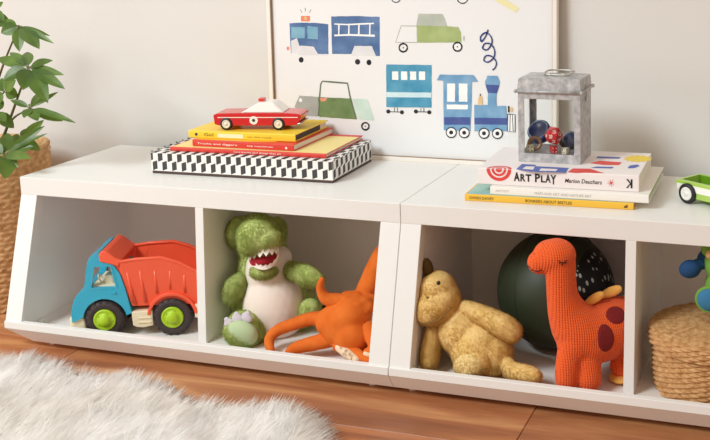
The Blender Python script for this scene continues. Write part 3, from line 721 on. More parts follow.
# d20: red icosahedron, resting on the small die
c = lloc(553.7, 135.5, .034)
bm = bmesh.new(); bmesh.ops.create_icosphere(bm, subdivisions=1, radius=.0215, matrix=Matrix.Translation(c) @ Euler((.3, .5, .2)).to_matrix().to_4x4())
bmesh.ops.bevel(bm, geom=list(bm.edges), offset=.0012, segments=2, affect='EDGES')
DR = mat('red die resin', (206, 28, 40), .25, coat=.5)
d20 = inl('die', 'large red twenty-sided die in the middle of the lantern', 'die', fin(bm), DR)
bm = bmesh.new()
me0 = d20.data; fcs = sorted([f for f in me0.polygons if f.area > .00012], key=lambda f: -f.area)
for f, s_ in zip([f for f in fcs if f.normal.dot((d20.location+f.center-CAM).normalized()) < -.1], ('14', '8', '20', '2', '12', '10', '5', '17')):
    n_ = f.normal; u_ = Vector((0, 0, 1)).cross(n_).normalized(); v_ = n_.cross(u_); o_ = Vector(f.center)+n_*.0003
    text_into(bm, s_, o_-u_*.004-v_*.004, u_, v_, .008, .008, bold=.03)
link('numbers', fin(bm, recalc=False), WTX, d20)
def small_die(px, py, yl, s, col, label, pip, rot, spot='pips', z=None):
    c = lloc(px, py, yl); 
    bm = bmesh.new(); add_box(bm, -s/2, s/2, -s/2, s/2, -s/2, s/2, bev=s*.12, seg=3)
    bmesh.ops.transform(bm, matrix=Matrix.Translation((c.x, c.y, fl_+s/2 if z is None else z)) @ Matrix.Rotation(rot, 4, 'Z'), verts=bm.verts)
    o = inl('die', label, 'die', fin(bm), col, 'dice in the lantern')
    bm = bmesh.new(); R = Matrix.Rotation(rot+lang, 3, 'Z')
    for (n_, u_, v_, ps) in ((Vector((0, -1, 0)), Vector((1, 0, 0)), Vector((0, 0, 1)), [(-1, -1), (1, 1), (-1, 1), (1, -1)]), (Vector((0, 0, 1)), Vector((1, 0, 0)), Vector((0, 1, 0)), [(-1, -1), (0, 0), (1, 1)]), (Vector((1, 0, 0)), Vector((0, 1, 0)), Vector((0, 0, 1)), [(-1, 1), (1, -1)])):
        for a_, b2_ in ps:
            cc_ = R @ (n_*(s/2+.0001)+u_*a_*s*.24+v_*b2_*s*.24)+Vector((0, 0, s/2)); add_lathe(bm, [(s*.09, 0), (s*.09, .0001)], cc_, R @ n_, n=10)
    link('pips', fin(bm), pip, o); return o
IV = mat('ivory resin', (232, 226, 204), .3, coat=.3)
small_die(530, 148.5, .024, .0155, IV, 'white die with black pips lying at the left of the lantern floor', BLK, .3)
small_die(553.8, 148, .022, .0150, DR, 'small red die under the large red die in the lantern', WTX, .5)
small_die(565.5, 151, .02, .0130, IV, 'ivory die lying at the right of the lantern floor', BLK, -.4)
# blue yo-yo like drum with a pale ring
NB = mat('navy blue plastic', (38, 50, 104), .35, coat=.3); TAN = mat('tan wood ring', (150, 116, 80), .5); PBL = mat('pale blue metal', (150, 170, 200), .3)
c = lloc(535, 134, .058); c.x = max(c.x, .0310)
bm = bmesh.new(); ax = Vector((-.15, -.72, .66)); Rr = .0255
add_lathe(bm, [(Rr*.9, -.011), (Rr, -.008), (Rr, .008), (Rr*.93, .011), (Rr*.8, .0105), (Rr*.76, .0092), (.0005, .0088)], (c.x, c.y, fl_+.036), ax, n=40)
yo = inl('spinning_top', 'navy blue disc toy with a pale rim leaning at the left inside the lantern', 'toy', fin(bm), NB)
bm = bmesh.new(); add_torus(bm, (0, 0, 0), (Matrix.Rotation(lang, 3, 'Z') @ ax), Rr*.84, .0011); me = fin(bm)
me.transform(Matrix.Translation(LM @ Vector((c.x, c.y, fl_+.036)) + (LM.to_3x3() @ ax).normalized()*.0108)); link('rim_ring', me, PBL, yo, world=True)
bm = bmesh.new(); c2_ = lloc(542, 144, .045); add_torus(bm, (c2_.x-.012, .03, fl_+.0165), (.35, -1, .2), .0125, .0035, n=36); inl('wooden_ring', 'brown wooden ring standing behind the white die in the lantern', 'ring', fin(bm), TAN)
bm = bmesh.new(); c3 = lloc(570, 137, .06); bmesh.ops.create_uvsphere(bm, u_segments=28, v_segments=18, radius=.019, matrix=Matrix.Translation((min(c3.x, lw-.023), .07, fl_+.0192))); o = inl('marble', 'large dusky blue ball at the right inside the lantern', 'ball', fin(bm), mat('dusky blue glass', (48, 62, 104), .2, coat=.5, c2=(110, 110, 130), vscale=30), smooth=True)
bm = bmesh.new(); c4 = lloc(560, 142, .05); bmesh.ops.create_uvsphere(bm, u_segments=24, v_segments=16, radius=.0125, matrix=Matrix.Translation((lw*.60, .078, fl_+.0127))); inl('marble', 'small brown ball behind the red dice in the lantern', 'ball', fin(bm), mat('brown glass', (96, 66, 48), .2, coat=.5), smooth=True)

# ---- green pick-up
GC = mat('apple green paint', (166, 202, 92), .3, coat=.5); GD = mat('deep green bed', (104, 152, 26), .4)
w0 = atz(687, 203.4, H); ang = math.radians(-32)
t = thing('toy_car', 'green and white wooden toy pick-up truck at the right end of the bench top', 'toy car', w0, ang)
cl, cw = .19, .078
# side outline of the body (x along, z up); rear end at the left
outl = [(-.030, .030), (-.034, .040), (-.030, .0445), (cl-.045, .0445), (cl-.036, .038), (cl-.038, .02), (cl-.05, .011), (.02, .011), (-.018, .018)]
bm = bmesh.new(); add_prism(bm, outl, cw-.006, 'y', .003, bev=.0016, seg=2)
bmesh.ops.recalc_face_normals(bm, faces=bm.faces)
body = link('body', fin(bm), GC, t)
cut = box(-.022, .050, .010, cw-.010, .022, .06); co = bpy.data.objects.new('c', cut); COL.objects.link(co); co.parent = t
md = body.modifiers.new('b', 'BOOLEAN'); md.operation = 'DIFFERENCE'; md.object = co; md.solver = 'EXACT'
dg = bpy.context.evaluated_depsgraph_get(); dg.update(); nm_ = bpy.data.meshes.new_from_object(body.evaluated_get(dg)); body.modifiers.clear(); body.data = nm_; bpy.data.objects.remove(co)
link('bed_liner', box(-.0218, .0498, .0102, cw-.0102, .0222, .0235), GD, t)
bm = bmesh.new(); add_prism(bm, [(-.0215, .0236), (.0495, .0236), (.0495, .043), (-.0215, .043)], .0006, 'y', cw-.0108); link('bed_wall', fin(bm), GD, body)
bm = bmesh.new()
for y_ in (.0022, cw-.003): add_prism(bm, [(-.028, .027), (-.029, .0375), (cl-.04, .0375), (cl-.04, .024), (-.018, .024)], .0008, 'y', y_)
link('side_stripe', fin(bm), CW, body)
bm = bmesh.new(); lo = [bm.verts.new(q) for q in ((.050, .006, .0440), (.118, .006, .0440), (.118, cw-.006, .0440), (.050, cw-.006, .0440))]; up = [bm.verts.new(q) for q in ((.055, .012, .068), (.098, .012, .068), (.098, cw-.012, .068), (.055, cw-.012, .068))]
bm.faces.new(lo[::-1]); bm.faces.new(up)
for i in range(4): bm.faces.new((lo[i], lo[(i+1) % 4], up[(i+1) % 4], up[i]))
bmesh.ops.bevel(bm, geom=list(bm.edges), offset=.0018, segments=3, affect='EDGES'); link('cabin', fin(bm), CW, t)
for x in (0, .115):
    for y, s in ((-.003, -1), (cw+.003, 1)): car_wheel(t, x, y, .0205, .0205, .0115, s, hub=mat('white hub', (235, 235, 232), .4))
    bm = bmesh.new(); add_lathe(bm, [(.002, 0), (.002, cw-.006)], (x, .003, .0205), (0, 1, 0), n=10); link('axle', fin(bm), CHROME, t)
# ================================================================== toys in the cubbies
def EL(px, py, y, rx, rz, ry, a=0, b=0, c=0):
    p = at(px, py, y); return ell(p, (mp(rx, p), ry, mp(rz, p)), (b, a, c))
def CH(pts, n=8):
    """[(px, py, y, r_px)]"""
    P = [at(p[0], p[1], p[2]) for p in pts]; return chain([tuple(p) for p in P], [mp(q[3], p) for p, q in zip(P, pts)], n)
def low(prims): return min(c.z-(r.z) for _, c, r, _2 in prims)
def clip_box(me, x0=None, x1=None, y0=None, y1=None, z0=None, z1=None):
    """press a soft thing's surface against the panels it lies against"""
    for v in me.vertices:
        if x0 is not None and v.co.x < x0: v.co.x = x0
        if x1 is not None and v.co.x > x1: v.co.x = x1
        if y0 is not None and v.co.y < y0: v.co.y = y0
        if y1 is not None and v.co.y > y1: v.co.y = y1
        if z0 is not None and v.co.z < z0: v.co.z = z0
        if z1 is not None and v.co.z > z1: v.co.z = z1
    return me
FL0 = FZ+.0006
fi = lambda *a, **k: inbox(fur(*a, **k))
fo = lambda *a, **k: opx(fur(*a, **k))
# ---------------------------------------------------------------- dump truck (local: x towards the rear, y away, z up)
TQ = mat('turquoise plastic', (36, 168, 202), .3, coat=.5); OR = mat('coral red plastic', (240, 92, 58), .38, coat=.25); CRM = mat('cream plastic', (232, 220, 190), .45)
TY = mat('charcoal tyre rubber', (58, 48, 50), .6, bump=.1); LIME = mat('lime plastic', (170, 206, 40), .4)
ta, tb = atz(105.5, 338.4, FZ), atz(173, 335.6, FZ); tang, twb = rot_frame(ta, tb)
TK = thing('dump_truck', 'toy dump truck with turquoise cab, coral tipper and lime hubs in the leftmost cubby', 'toy truck', (tb.x+.001, tb.y+.002, FL0), tang)
SC = twb/67.5
def X(px): return (px-173)*SC
def Zt(py): return (335.6-py)*SC/.955
def XZ(pts, sc=True):   # from the 3.144x crop's pixels
    return [(X(60+p[0]/3.144), Zt(210+p[1]/3.144)) for p in pts]
TWd = .125
wr = 19.3*SC
def truck_wheel(x, near):
    y = -.002 if near else TWd+.002; s = -1 if near else 1; w_ = .034
    bm = bmesh.new()
    add_lathe(bm, [(wr*.55, .004), (wr*.62, .0005), (wr*.9, 0), (wr*.985, w_*.1), (wr, w_*.3), (wr, w_*.8), (wr*.96, w_), (wr*.4, w_)], (x, y, wr), (0, -s, 0), n=48)
    for k in range(18):
        a = 2*PI*k/18; c = Vector((x+wr*.955*math.cos(a), y-s*w_*.2, wr+wr*.955*math.sin(a)))
        M_ = Matrix.Translation(c) @ Matrix.Rotation(-a, 4, 'Y'); r = bmesh.ops.create_cube(bm, size=1)
        for v in r['verts']: v.co = M_ @ Vector((v.co.x*.0022+.0002, v.co.y*w_*.42, v.co.z*.0065))
    wh = link('wheel', fin(bm), TY, TK)
    bm = bmesh.new(); hr = wr*.58
    add_lathe(bm, [(hr, -.004), (hr, .0005), (hr*.9, .003), (hr*.80, .001), (hr*.55, .0015), (hr*.5, .006), (hr*.42, .0085), (.0004, .009)], (x, y, wr), (0, s, 0), n=36)
    for k in range(5):
        a = 2*PI*k/5; add_lathe(bm, [(.0018, 0), (.0016, .003)], (x+hr*.68*math.cos(a), y, wr+hr*.68*math.sin(a)), (0, s, 0), n=8)
    link('hub', fin(bm), LIME, wh)
for x in (0, X(105.5)):
    truck_wheel(x, True); truck_wheel(x, False)
    bm = bmesh.new(); add_lathe(bm, [(.006, 0), (.006, TWd-.06)], (x, .03, wr), (0, 1, 0), n=14); link('axle', fin(bm), CRM, TK)
# cab, cut round its front wheels and windows
arch = [(X(105.5)+wr*1.12*math.cos(a), wr+wr*1.12*math.sin(a)) for a in np.linspace(PI+.05, 0-.05, 18)]
cab = XZ([(40, 345), (38, 322), (42, 296), (52, 268), (68, 248), (85, 232), (92, 200), (98, 168), (104, 148), (112, 136), (124, 128), (138, 126), (143, 146), (182, 166), (200, 196), (212, 240), (222, 290), (228, 320)])
cab = [p for p in cab]
k0 = [p for p in arch if True]
poly = cab[:]+[(X(105.5)+wr*1.13, Zt(210+326/3.144))]+[q for q in k0[::-1] if q[1] > Zt(210+330/3.144) and q[0] > X(84)]
bm = bmesh.new(); add_prism(bm, poly, TWd-.004, 'y', .002)
cabme = fin(bm)
o = bpy.data.objects.new('t', cabme); COL.objects.link(o)
def boolean(o, cutme, op='DIFFERENCE'):
    co = bpy.data.objects.new('c', cutme); COL.objects.link(co); co.parent = o.parent
    md = o.modifiers.new('b', 'BOOLEAN'); md.operation = op; md.object = co; md.solver = 'EXACT'
    dg = bpy.context.evaluated_depsgraph_get(); dg.update(); nm_ = bpy.data.meshes.new_from_object(o.evaluated_get(dg)); o.modifiers.clear(); old = o.data; o.data = nm_
    bpy.data.objects.remove(co); bpy.data.meshes.remove(old)
win = XZ([(120, 168), (172, 168), (186, 236), (107, 236)])
boolean(o, prism(win, TWd+.02, 'y', -.01))
fwn = box(X(60+84/3.144), X(60+120/3.144), .014, TWd-.014, Zt(210+232/3.144), Zt(210+162/3.144)); boolean(o, fwn)
md = o.modifiers.new('bv', 'BEVEL'); md.width = .0065; md.segments = 5; md.limit_method = 'ANGLE'; md.angle_limit = math.radians(40)
dg = bpy.context.evaluated_depsgraph_get(); dg.update(); cabme = bpy.data.meshes.new_from_object(o.evaluated_get(dg)); bpy.data.objects.remove(o)
for p in cabme.polygons: p.use_smooth = False
CAB = link('cab', cabme, TQ, TK)
for y_ in (.0012, TWd-.0028):
    bm = bmesh.new(); pw = XZ([(116, 163), (176, 163), (191, 240), (102, 240)]); iw = XZ([(121, 169), (171, 169), (184, 234), (109, 234)])
    a_ = [bm.verts.new((p[0], y_, p[1])) for p in pw]; b2_ = [bm.verts.new((p[0], y_, p[1])) for p in iw]; fs = [bm.faces.new((a_[i], a_[(i+1) % 4], b2_[(i+1) % 4], b2_[i])) for i in range(4)]
    r = bmesh.ops.extrude_face_region(bm, geom=fs)
    for v in [g for g in r['geom'] if isinstance(g, bmesh.types.BMVert)]: v.co.y += .0018
    link('window_trim', fin(bm), TQ, CAB)
s0 = XZ([(118, 236), (150, 200)])
bm = bmesh.new(); add_box(bm, X(60+104/3.144), X(60+190/3.144), .012, TWd-.012, Zt(210+250/3.144), Zt(210+232/3.144), bev=.001)
add_box(bm, X(60+140/3.144), X(60+168/3.144), .025, .055, Zt(210+236/3.144), Zt(210+206/3.144), bev=.003); add_box(bm, X(60+140/3.144), X(60+168/3.144), .07, .10, Zt(210+236/3.144), Zt(210+206/3.144), bev=.003)
link('seat', fin(bm), CRM, CAB)
bm = bmesh.new(); add_torus(bm, (X(60+122/3.144), .04, Zt(210+222/3.144)), (1, 0, .5), .009, .0016, n=20); link('steering_wheel', fin(bm), CRM, CAB)
link('door_handle', box(X(60+168/3.144), X(60+184/3.144), -.0006, .003, Zt(210+256/3.144), Zt(210+250/3.144), bev=.001), TQ, CAB)
bmp = XZ([(28, 378), (28, 332), (38, 326), (74, 330), (78, 352), (80, 378)])
link('bumper', prism(bmp, TWd-.012, 'y', .007, bev=.004, seg=3), CRM, TK)
bm = bmesh.new(); add_lathe(bm, [(.0085, 0), (.0075, .003), (.0003, .004)], (X(60+42/3.144), .022, Zt(210+305/3.144)), (-1, 0, .1), n=20); link('headlight', fin(bm), CRM, TK)
bm = bmesh.new(); add_lathe(bm, [(.0085, 0), (.0075, .003), (.0003, .004)], (X(60+42/3.144), TWd-.022, Zt(210+305/3.144)), (-1, 0, .1), n=20); link('headlight', fin(bm), CRM, TK)
ch = XZ([(214, 362), (206, 318), (290, 316), (292, 360), (270, 360), (268, 368), (238, 368), (234, 346), (228, 366)])
bm = bmesh.new(); add_prism(bm, XZ([(215, 330), (230, 318), (440, 306), (442, 344), (424, 346), (300, 350), (218, 366)]), TWd-.07, 'y', .035, bev=.002)
link('chassis', fin(bm), CRM, TK)
bm = bmesh.new(); add_prism(bm, XZ([(228, 360), (226, 316), (292, 314), (292, 362), (262, 368), (240, 366)]), .034, 'y', .002, bev=.002); add_box(bm, X(60+246/3.144), X(60+286/3.144), 0, .003, Zt(210+352/3.144), Zt(210+349/3.144)); add_box(bm, X(60+246/3.144), X(60+286/3.144), 0, .003, Zt(210+338/3.144), Zt(210+335/3.144)); link('side_step', fin(bm), CRM, TK)
bm = bmesh.new(); add_prism(bm, XZ([(424, 344), (424, 300), (448, 300), (448, 344)]), TWd-.004, 'y', .002, bev=.003); link('rear_bumper', fin(bm), CRM, TK)
# tipper: an open skip lofted from its floor to its rim
rim = XZ([(146, 131), (172, 138), (204, 156), (250, 150), (330, 147), (380, 163), (440, 196), (455, 203)])
flo = XZ([(182, 168), (192, 190), (214, 262), (228, 300), (300, 300), (360, 300), (440, 300), (452, 300)])
bm = bmesh.new()
def skip(off, dz):
    near_r = [bm.verts.new((p[0]+(off if i == 0 else -off if i == len(rim)-1 else 0), -.001+off, p[1]+dz*0)) for i, p in enumerate(rim)]
    far_r = [bm.verts.new((p[0]+(off if i == 0 else -off if i == len(rim)-1 else 0), TWd+.001-off, p[1]+dz*0)) for i, p in enumerate(rim)]
    near_f = [bm.verts.new((p[0]+(off if i == 0 else 0), .008+off, p[1]+dz)) for i, p in enumerate(flo)]
    far_f = [bm.verts.new((p[0]+(off if i == 0 else 0), TWd-.008-off, p[1]+dz)) for i, p in enumerate(flo)]
    n = len(rim)
    for i in range(n-1):
        bm.faces.new((near_r[i], near_r[i+1], near_f[i+1], near_f[i])); bm.faces.new((far_r[i+1], far_r[i], far_f[i], far_f[i+1])); bm.faces.new((near_f[i], near_f[i+1], far_f[i+1], far_f[i]))
    bm.faces.new((near_r[0], near_f[0], far_f[0], far_r[0])); bm.faces.new((near_r[-1], far_r[-1], far_f[-1], near_f[-1]))
    return near_r, far_r
a_ = skip(0, 0); b2_ = skip(.004, .006)
for s in (0, 1):
    for i in range(len(rim)-1): bm.faces.new((a_[s][i], a_[s][i+1], b2_[s][i+1], b2_[s][i]))
bm.faces.new((a_[0][0], a_[1][0], b2_[1][0], b2_[0][0])); bm.faces.new((a_[0][-1], a_[1][-1], b2_[1][-1], b2_[0][-1]))
me = fin(bm)
TIP = link('tipper', me, OR, TK)
# rolled rim and front cab guard
bm = bmesh.new()
for y_ in (.002, TWd-.002): add_tube(bm, [(p[0], y_, p[1]) for p in rim], .0042, n=10)
add_tube(bm, [(rim[0][0], .002, rim[0][1]), (rim[0][0], TWd-.002, rim[0][1])], .0045, n=10); add_tube(bm, [(rim[-1][0], .002, rim[-1][1]), (rim[-1][0], TWd-.002, rim[-1][1])], .0042, n=10)
link('rim', fin(bm), OR, TIP)
bm = bmesh.new(); q = XZ([(140, 152), (140, 130), (149, 119), (164, 121), (182, 135), (206, 154), (198, 172), (182, 164)]); add_prism(bm, q, TWd+.004, 'y', -.002, bev=.0035, seg=4); link('cab_guard', fin(bm), OR, TIP)
for (a_, b2_, c_, d_) in ((222, 190, 238, 292), (262, 186, 272, 290), (308, 186, 310, 262), (356, 190, 352, 250), (400, 204, 398, 262)):
    q0, q1 = XZ([(a_, b2_), (c_, d_)]); bm = bmesh.new(); add_tube(bm, [(q0[0], .0035, q0[1]), (q1[0], .0075, q1[1])], [.0028, .0042], n=8); link('rib', fin(bm), OR, TIP)
for s in (0, 1):
    ac = [(wr*1.16*math.cos(a), wr+wr*1.16*math.sin(a)) for a in np.linspace(PI*.96, PI*.04, 20)]; ac2 = [(wr*1.33*math.cos(a), wr+wr*1.33*math.sin(a)) for a in np.linspace(PI*.04, PI*.96, 20)]
    link('wheel_arch', prism(ac+ac2, .02, 'y', 0 if s == 0 else TWd-.02, bev=.001, seg=1), OR, TIP)

# ---------------------------------------------------------------- green tyrannosaur plush
GF = mat('green plush pile', (168, 184, 100), .9, c2=(204, 214, 146), vscale=38, sheen=.5, spec=.1); GFD = mat('moss plush pile', (120, 140, 62), .9, c2=(146, 168, 76), vscale=38, sheen=.4, spec=.1)
CRF = mat('cream plush pile', (236, 222, 212), .95, sheen=.4, spec=.1, bump=.15, bscale=220); PGF = mat('pale green sole plush', (182, 200, 160), .95, sheen=.4, spec=.1, bump=.15, bscale=220)
LAV = mat('lavender grey felt', (204, 196, 206), .9, bump=.1, bscale=200); MOUTH = mat('crimson felt', (168, 24, 44), .85, sheen=.3, bump=.1, bscale=200); TOOTH = mat('white felt', (240, 232, 224), .85, bump=.1, bscale=200)
gx = (.4865, .9, None, DB-.003)
def inbox(me): return clip_box(me, .4870, .9010, None, DB-.002, FL0, H-T_-.002)
RX = thing('plush_tyrannosaur', 'green plush tyrannosaur with a cream belly, open red mouth and white felt teeth', 'soft toy', at(272, 330, .1)*1, 0); RX.location.z = FL0
body = [EL(272, 300, .115, 37, 42, .075), EL(266, 268, .12, 27, 30, .065), EL(262, 246, .12, 24, 26, .055), EL(300, 312, .135, 16, 24, .06), EL(246, 296, .125, 16, 30, .05), EL(272, 325, .12, 36, 18, .08)]
body += CH([(250, 322, .10, 15), (246, 326, .06, 15), (244, 328, .03, 15)], 6)              # left leg
body += CH([(296, 318, .12, 14), (306, 312, .10, 12), (311, 309, .08, 11)], 6)              # right leg
body += CH([(300, 318, .2, 16), (330, 326, .24, 12), (352, 334, .26, 8)], 6)                # tail
me = inbox(blob(body, .0035, 8))
RB = link('body', fi(me, 15000, .0055, .0008, lay=(0, -.1, -1)), GF, RX, world=True)
# head: broad skull behind, muzzle in front, lower jaw
sk = [EL(257, 236, .12, 25, 23, .05), EL(239, 232, .105, 9.5, 16, .04), EL(275, 232, .11, 9, 15, .04), EL(259, 234, .07, 21, 19, .05), EL(259, 236.5, .03, 21.5, 18, .042, a=.1), EL(253, 244, .022, 14, 10.5, .034), EL(268, 239, .024, 14, 11, .034)]
HD = link('head', fi(inbox(blob(sk, .003, 7)), 15000, .006, .0008, lay=(0, -.2, -1)), GF, RX, world=True)
jw = [EL(264, 270.5, .05, 14, 6.5, .032), EL(264, 268, .08, 14, 9, .03)]
JW = link('lower_jaw', fi(inbox(blob(jw, .0025, 5)), 4500, .005, .0008), GF, RX, world=True)
mo = [EL(263.5, 258.5, .036, 14.5, 9, .03, a=-.12)]
MO = link('mouth', inbox(blob(mo, .002, 3)), MOUTH, RX, world=True)
def tooth_row(parent, pts, down, n, ln_, y, name):
    """one connected zigzag felt strip following pts"""
    bm = bmesh.new(); cr = bezier(pts, 12); cr = [np.array(q) for q in cr]; m = len(cr)-1
    def P(t, off, dy=0):
        i = min(int(t*m), m-1); f = t*m-i; q = cr[i]*(1-f)+cr[i+1]*f; return at(q[0], q[1]+off, y(q[0])+dy)
    for k in range(n):
        t0, t1 = k/n, (k+1)/n; s = 1 if down else -1
        ps = [P(t0, -2.6*s), P(t1, -2.6*s), P(t1, .8*s), P((t0+t1)/2, ln_*s, -.002), P(t0, .8*s)]
        a = [bm.verts.new(p) for p in ps]; b = [bm.verts.new(p+Vector((0, .0025, 0))) for p in ps]
        bm.faces.new(a); bm.faces.new(b[::-1])
        for i in range(5): bm.faces.new((a[i], b[i], b[(i+1) % 5], a[(i+1) % 5]))
    bmesh.ops.remove_doubles(bm, verts=bm.verts, dist=.0002)
    link(name, fin(bm), TOOTH, parent, world=True)
yt = lambda px: -.004+.00010*(px-263)**2
tooth_row(MO, [(248.5, 256.5), (254, 253.6), (263, 251.8), (272, 250), (278, 248.6)], True, 6, 5.2, yt, 'upper_teeth')
tooth_row(MO, [(249, 257.5), (252, 263), (258, 266.5), (265, 267.2), (272, 264.5), (277.5, 257), (278.5, 250)], False, 9, 2.4, lambda px: .003+.00010*(px-263)**2, 'lower_teeth')
# belly panel lies on the front of the body
be = [EL(273, 305, .080, 31.5, 37, .060), EL(268, 270, .090, 21.5, 27, .054), EL(277, 262, .095, 12, 16, .05), EL(274, 318, .083, 30, 22, .062)]
link('belly', inbox(blob(be, .003, 12)), CRF, RX, world=True)
# arms
ar1 = CH([(248, 276, .09, 8), (240, 282, .06, 9.5), (235, 288, .045, 11), (232, 295, .04, 9)], 6)
link('arm', fi(inbox(blob(ar1, .0028, 5)), 5000, .0055, .0008), GF, RX, world=True)
ar2 = CH([(288, 269, .10, 8), (299, 272, .07, 9), (309, 276, .05, 10), (317, 280, .045, 7.5)], 6)
link('arm', fi(inbox(blob(ar2, .0028, 5)), 5000, .0055, .0008), GF, RX, world=True)
# raised foot, sole towards us
ft = [EL(243, 331, .0, 20, 17, .034, b=.25), EL(243, 320, .012, 15, 9, .028), EL(247, 330, .02, 20, 18, .03)]
FT = link('foot', fi(inbox(blob(ft, .0028, 5)), 5500, .005, .0008), GF, RX, world=True)
so = [EL(242.5, 333, -.018, 17, 14.5, .018, b=.25)]
link('sole', inbox(blob(so, .0025, 5)), PGF, FT, world=True)
for (px, py, a) in ((229.5, 324, -.5), (237.5, 318.5, -.1), (247, 317.5, .3)):
    p = at(px, py, -.017); r = mp(6.4, p)
    link('claw', blob([ell(p, (r, .006, r*.9), (0, a, 0)), ell(p+Vector((math.sin(a)*r*.6, -.001, r*.5)), (r*.55, .004, r*.7), (0, a, 0))], .0015, 3), LAV, FT, world=True)

# ---------------------------------------------------------------- orange octopus
OCT = mat('orange velour', (210, 100, 34), .85, c2=(224, 118, 48), vscale=30, sheen=.5, bump=.12, bscale=320, spec=.15); SPOT = mat('cream spotted underside', (230, 206, 176), .9)
OX = thing('plush_octopus', 'orange velour octopus lying on its side in front of the green dinosaur', 'soft toy', at(345, 340, .0)*1, 0); OX.location.z = FL0
def obx(me): return clip_box(me, .49, .9035, -.0735, DB-.004, FL0, H-T_-.003)
bu = [EL(344, 324, .0, 26, 25, .05), EL(334, 321, .0, 18, 16, .045), EL(352, 314, .005, 20, 20, .048), EL(352, 335, -.015, 20, 18, .042, a=.3)]
OB = link('body', obx(noisy(blob(bu, .0028, 12), .0015, 25)), OCT, OX, world=True)
nk = [EL(357, 303, .012, 19, 10, .035, a=.3), EL(364, 303, .03, 13, 12, .035)]
link('gathered_neck', obx(noisy(blob(nk, .0025, 5), .0035, 70)), OCT, OX, world=True)
def tent(pts, soles=None):
    o_ = link('tentacle', obx(noisy(blob(CH(pts, 8), .0024, 4), .001, 60)), OCT, OX, world=True); return o_
tent([(350, 303, .01, 9), (336, 301, .0, 8), (327, 299, -.008, 6.5), (321.5, 293, -.012, 5), (320, 286, -.014, 4), (322, 279, -.016, 2.5)])
tent([(326, 318, .02, 8), (310, 319, .02, 7), (294, 324, .01, 6.3), (280, 329, .0, 6), (271, 336, -.012, 5.5), (269, 344, -.025, 5), (271, 350, -.035, 4)])
t_ = tent([(332, 338, -.015, 9), (320, 342, -.02, 8), (306, 345, -.03, 7), (294, 349, -.04, 6), (290, 352, -.045, 5)])
link('underside', obx(blob(CH([(289, 355.5, -.049, 3.6), (293, 356.5, -.047, 4.2), (300, 356.5, -.042, 3.5)]), .002, 3)), SPOT, t_, world=True)
t_ = tent([(358, 303, .04, 9), (366, 290, .05, 10), (375, 272, .07, 11), (381, 256, .09, 9), (386, 246, .10, 6)])
t_ = tent([(340, 345, -.03, 8), (352, 352, -.045, 7), (362, 358, -.055, 6), (368, 361, -.06, 5)])
p0 = [(340, 347.5, -.044, 5), (348, 354, -.056, 5.2), (356, 360, -.0645, 4.5)]
us = link('underside', obx(blob(CH(p0), .002, 3)), SPOT, t_, world=True)
for (px, py) in ((341, 348), (346, 351), (344, 354), (350, 355), (352, 359)):
    p = at(px, py, -.0715); bm = bmesh.new(); add_torus(bm, p, (CAM-p), .0022, .0008, n=12, m=6); link('sucker', fin(bm), mat('tan stitching', (190, 150, 120), .8) if 'tan stitching' not in bpy.data.materials else bpy.data.materials['tan stitching'], us, world=True)
t_ = tent([(368, 330, -.01, 9), (374, 342, -.03, 7), (372, 350, -.045, 5), (367, 352, -.05, 4)])
link('underside', obx(blob(CH([(366, 354, -.055, 3.2), (370, 355, -.053, 3.4)]), .002, 2)), SPOT, t_, world=True)

# ---------------------------------------------------------------- ochre plush
OCH = mat('ochre plush pile', (216, 180, 106), .9, c2=(238, 208, 144), vscale=34, sheen=.5, spec=.1); OCD = mat('brown ear velour', (120, 92, 48), .9, sheen=.3); OCP = mat('pale ochre plush', (234, 210, 148), .9, sheen=.5)
OP = thing('plush_hippo', 'floppy ochre plush animal with a big muzzle and one brown ear slumped in the cubby', 'soft toy', at(475, 365, .0)*1, 0); OP.location.z = FL0
def opx(me): return clip_box(me, W+.0462, 1.41, -.0745, DB-.004, FL0, H-T_-.003)
bd = [EL(462, 330, .015, 25, 26, .055, a=-.5), EL(478, 347, .005, 29, 28, .06, a=-.4), EL(492, 352, .005, 22, 24, .05), EL(450, 314, .02, 17, 17, .045)]
bd += CH([(496, 358, .0, 12), (504, 363, -.015, 9), (510, 367, -.025, 8)], 6)
OB = link('body', fo(opx(blob(bd, .003, 8)), 10000, .0032, .0007, lay_amt=1.3, lay=(.2, -.1, -1)), OCH, OP, world=True)
hd = [EL(437, 291, .015, 20, 21, .045), EL(436, 305, .0, 22, 18, .048), EL(432, 311, -.008, 19, 14, .04), EL(444, 300, .01, 17, 19, .045)]
OH = link('head', fo(opx(blob(hd, .003, 8)), 8000, .0032, .0007, lay_amt=1.3, lay=(0, -.1, -1)), OCH, OP, world=True)
# mouth seam and eye
bm = bmesh.new(); add_tube(bm, [at(px, py, y) for px, py, y in ((420.5, 322, -.036), (423.5, 323.4, -.042), (428, 324, -.046), (438, 321, -.0475), (446, 314.5, -.045), (452, 307, -.034))], .0012, n=6)
link('mouth_seam', fin(bm), OCD, OH, world=True)
bm = bmesh.new(); bmesh.ops.create_uvsphere(bm, u_segments=14, v_segments=10, radius=.0042, matrix=Matrix.Translation(at(438.5, 283, -.028))); link('eye', fin(bm), BLK, OH, world=True, smooth=True)
link('nostril', blob([EL(427.5, 297.5, -.048, 1.6, 1.3, .003)], .001, 1), OCD, OH, world=True)
er = [EL(426.5, 268, .01, 6.2, 10.5, .012, a=-.12)]
link('ear', fo(opx(blob(er, .002, 4)), 1800, .003, .0006), OCD, OH, world=True)
for pts in ([(456, 309, .02, 9), (470, 311, .01, 10), (488, 318, .0, 11), (503, 326, -.005, 12.5), (511, 331, -.005, 11.5)], [(436, 322, .0, 8), (433, 338, -.01, 9.5), (430, 352, -.02, 10), (429, 362, -.03, 9)]):
    link('arm', fo(opx(blob(CH(pts, 6), .0028, 5)), 5000, .0035, .0007, lay=(.5, 0, -.8)), OCH, OP, world=True)
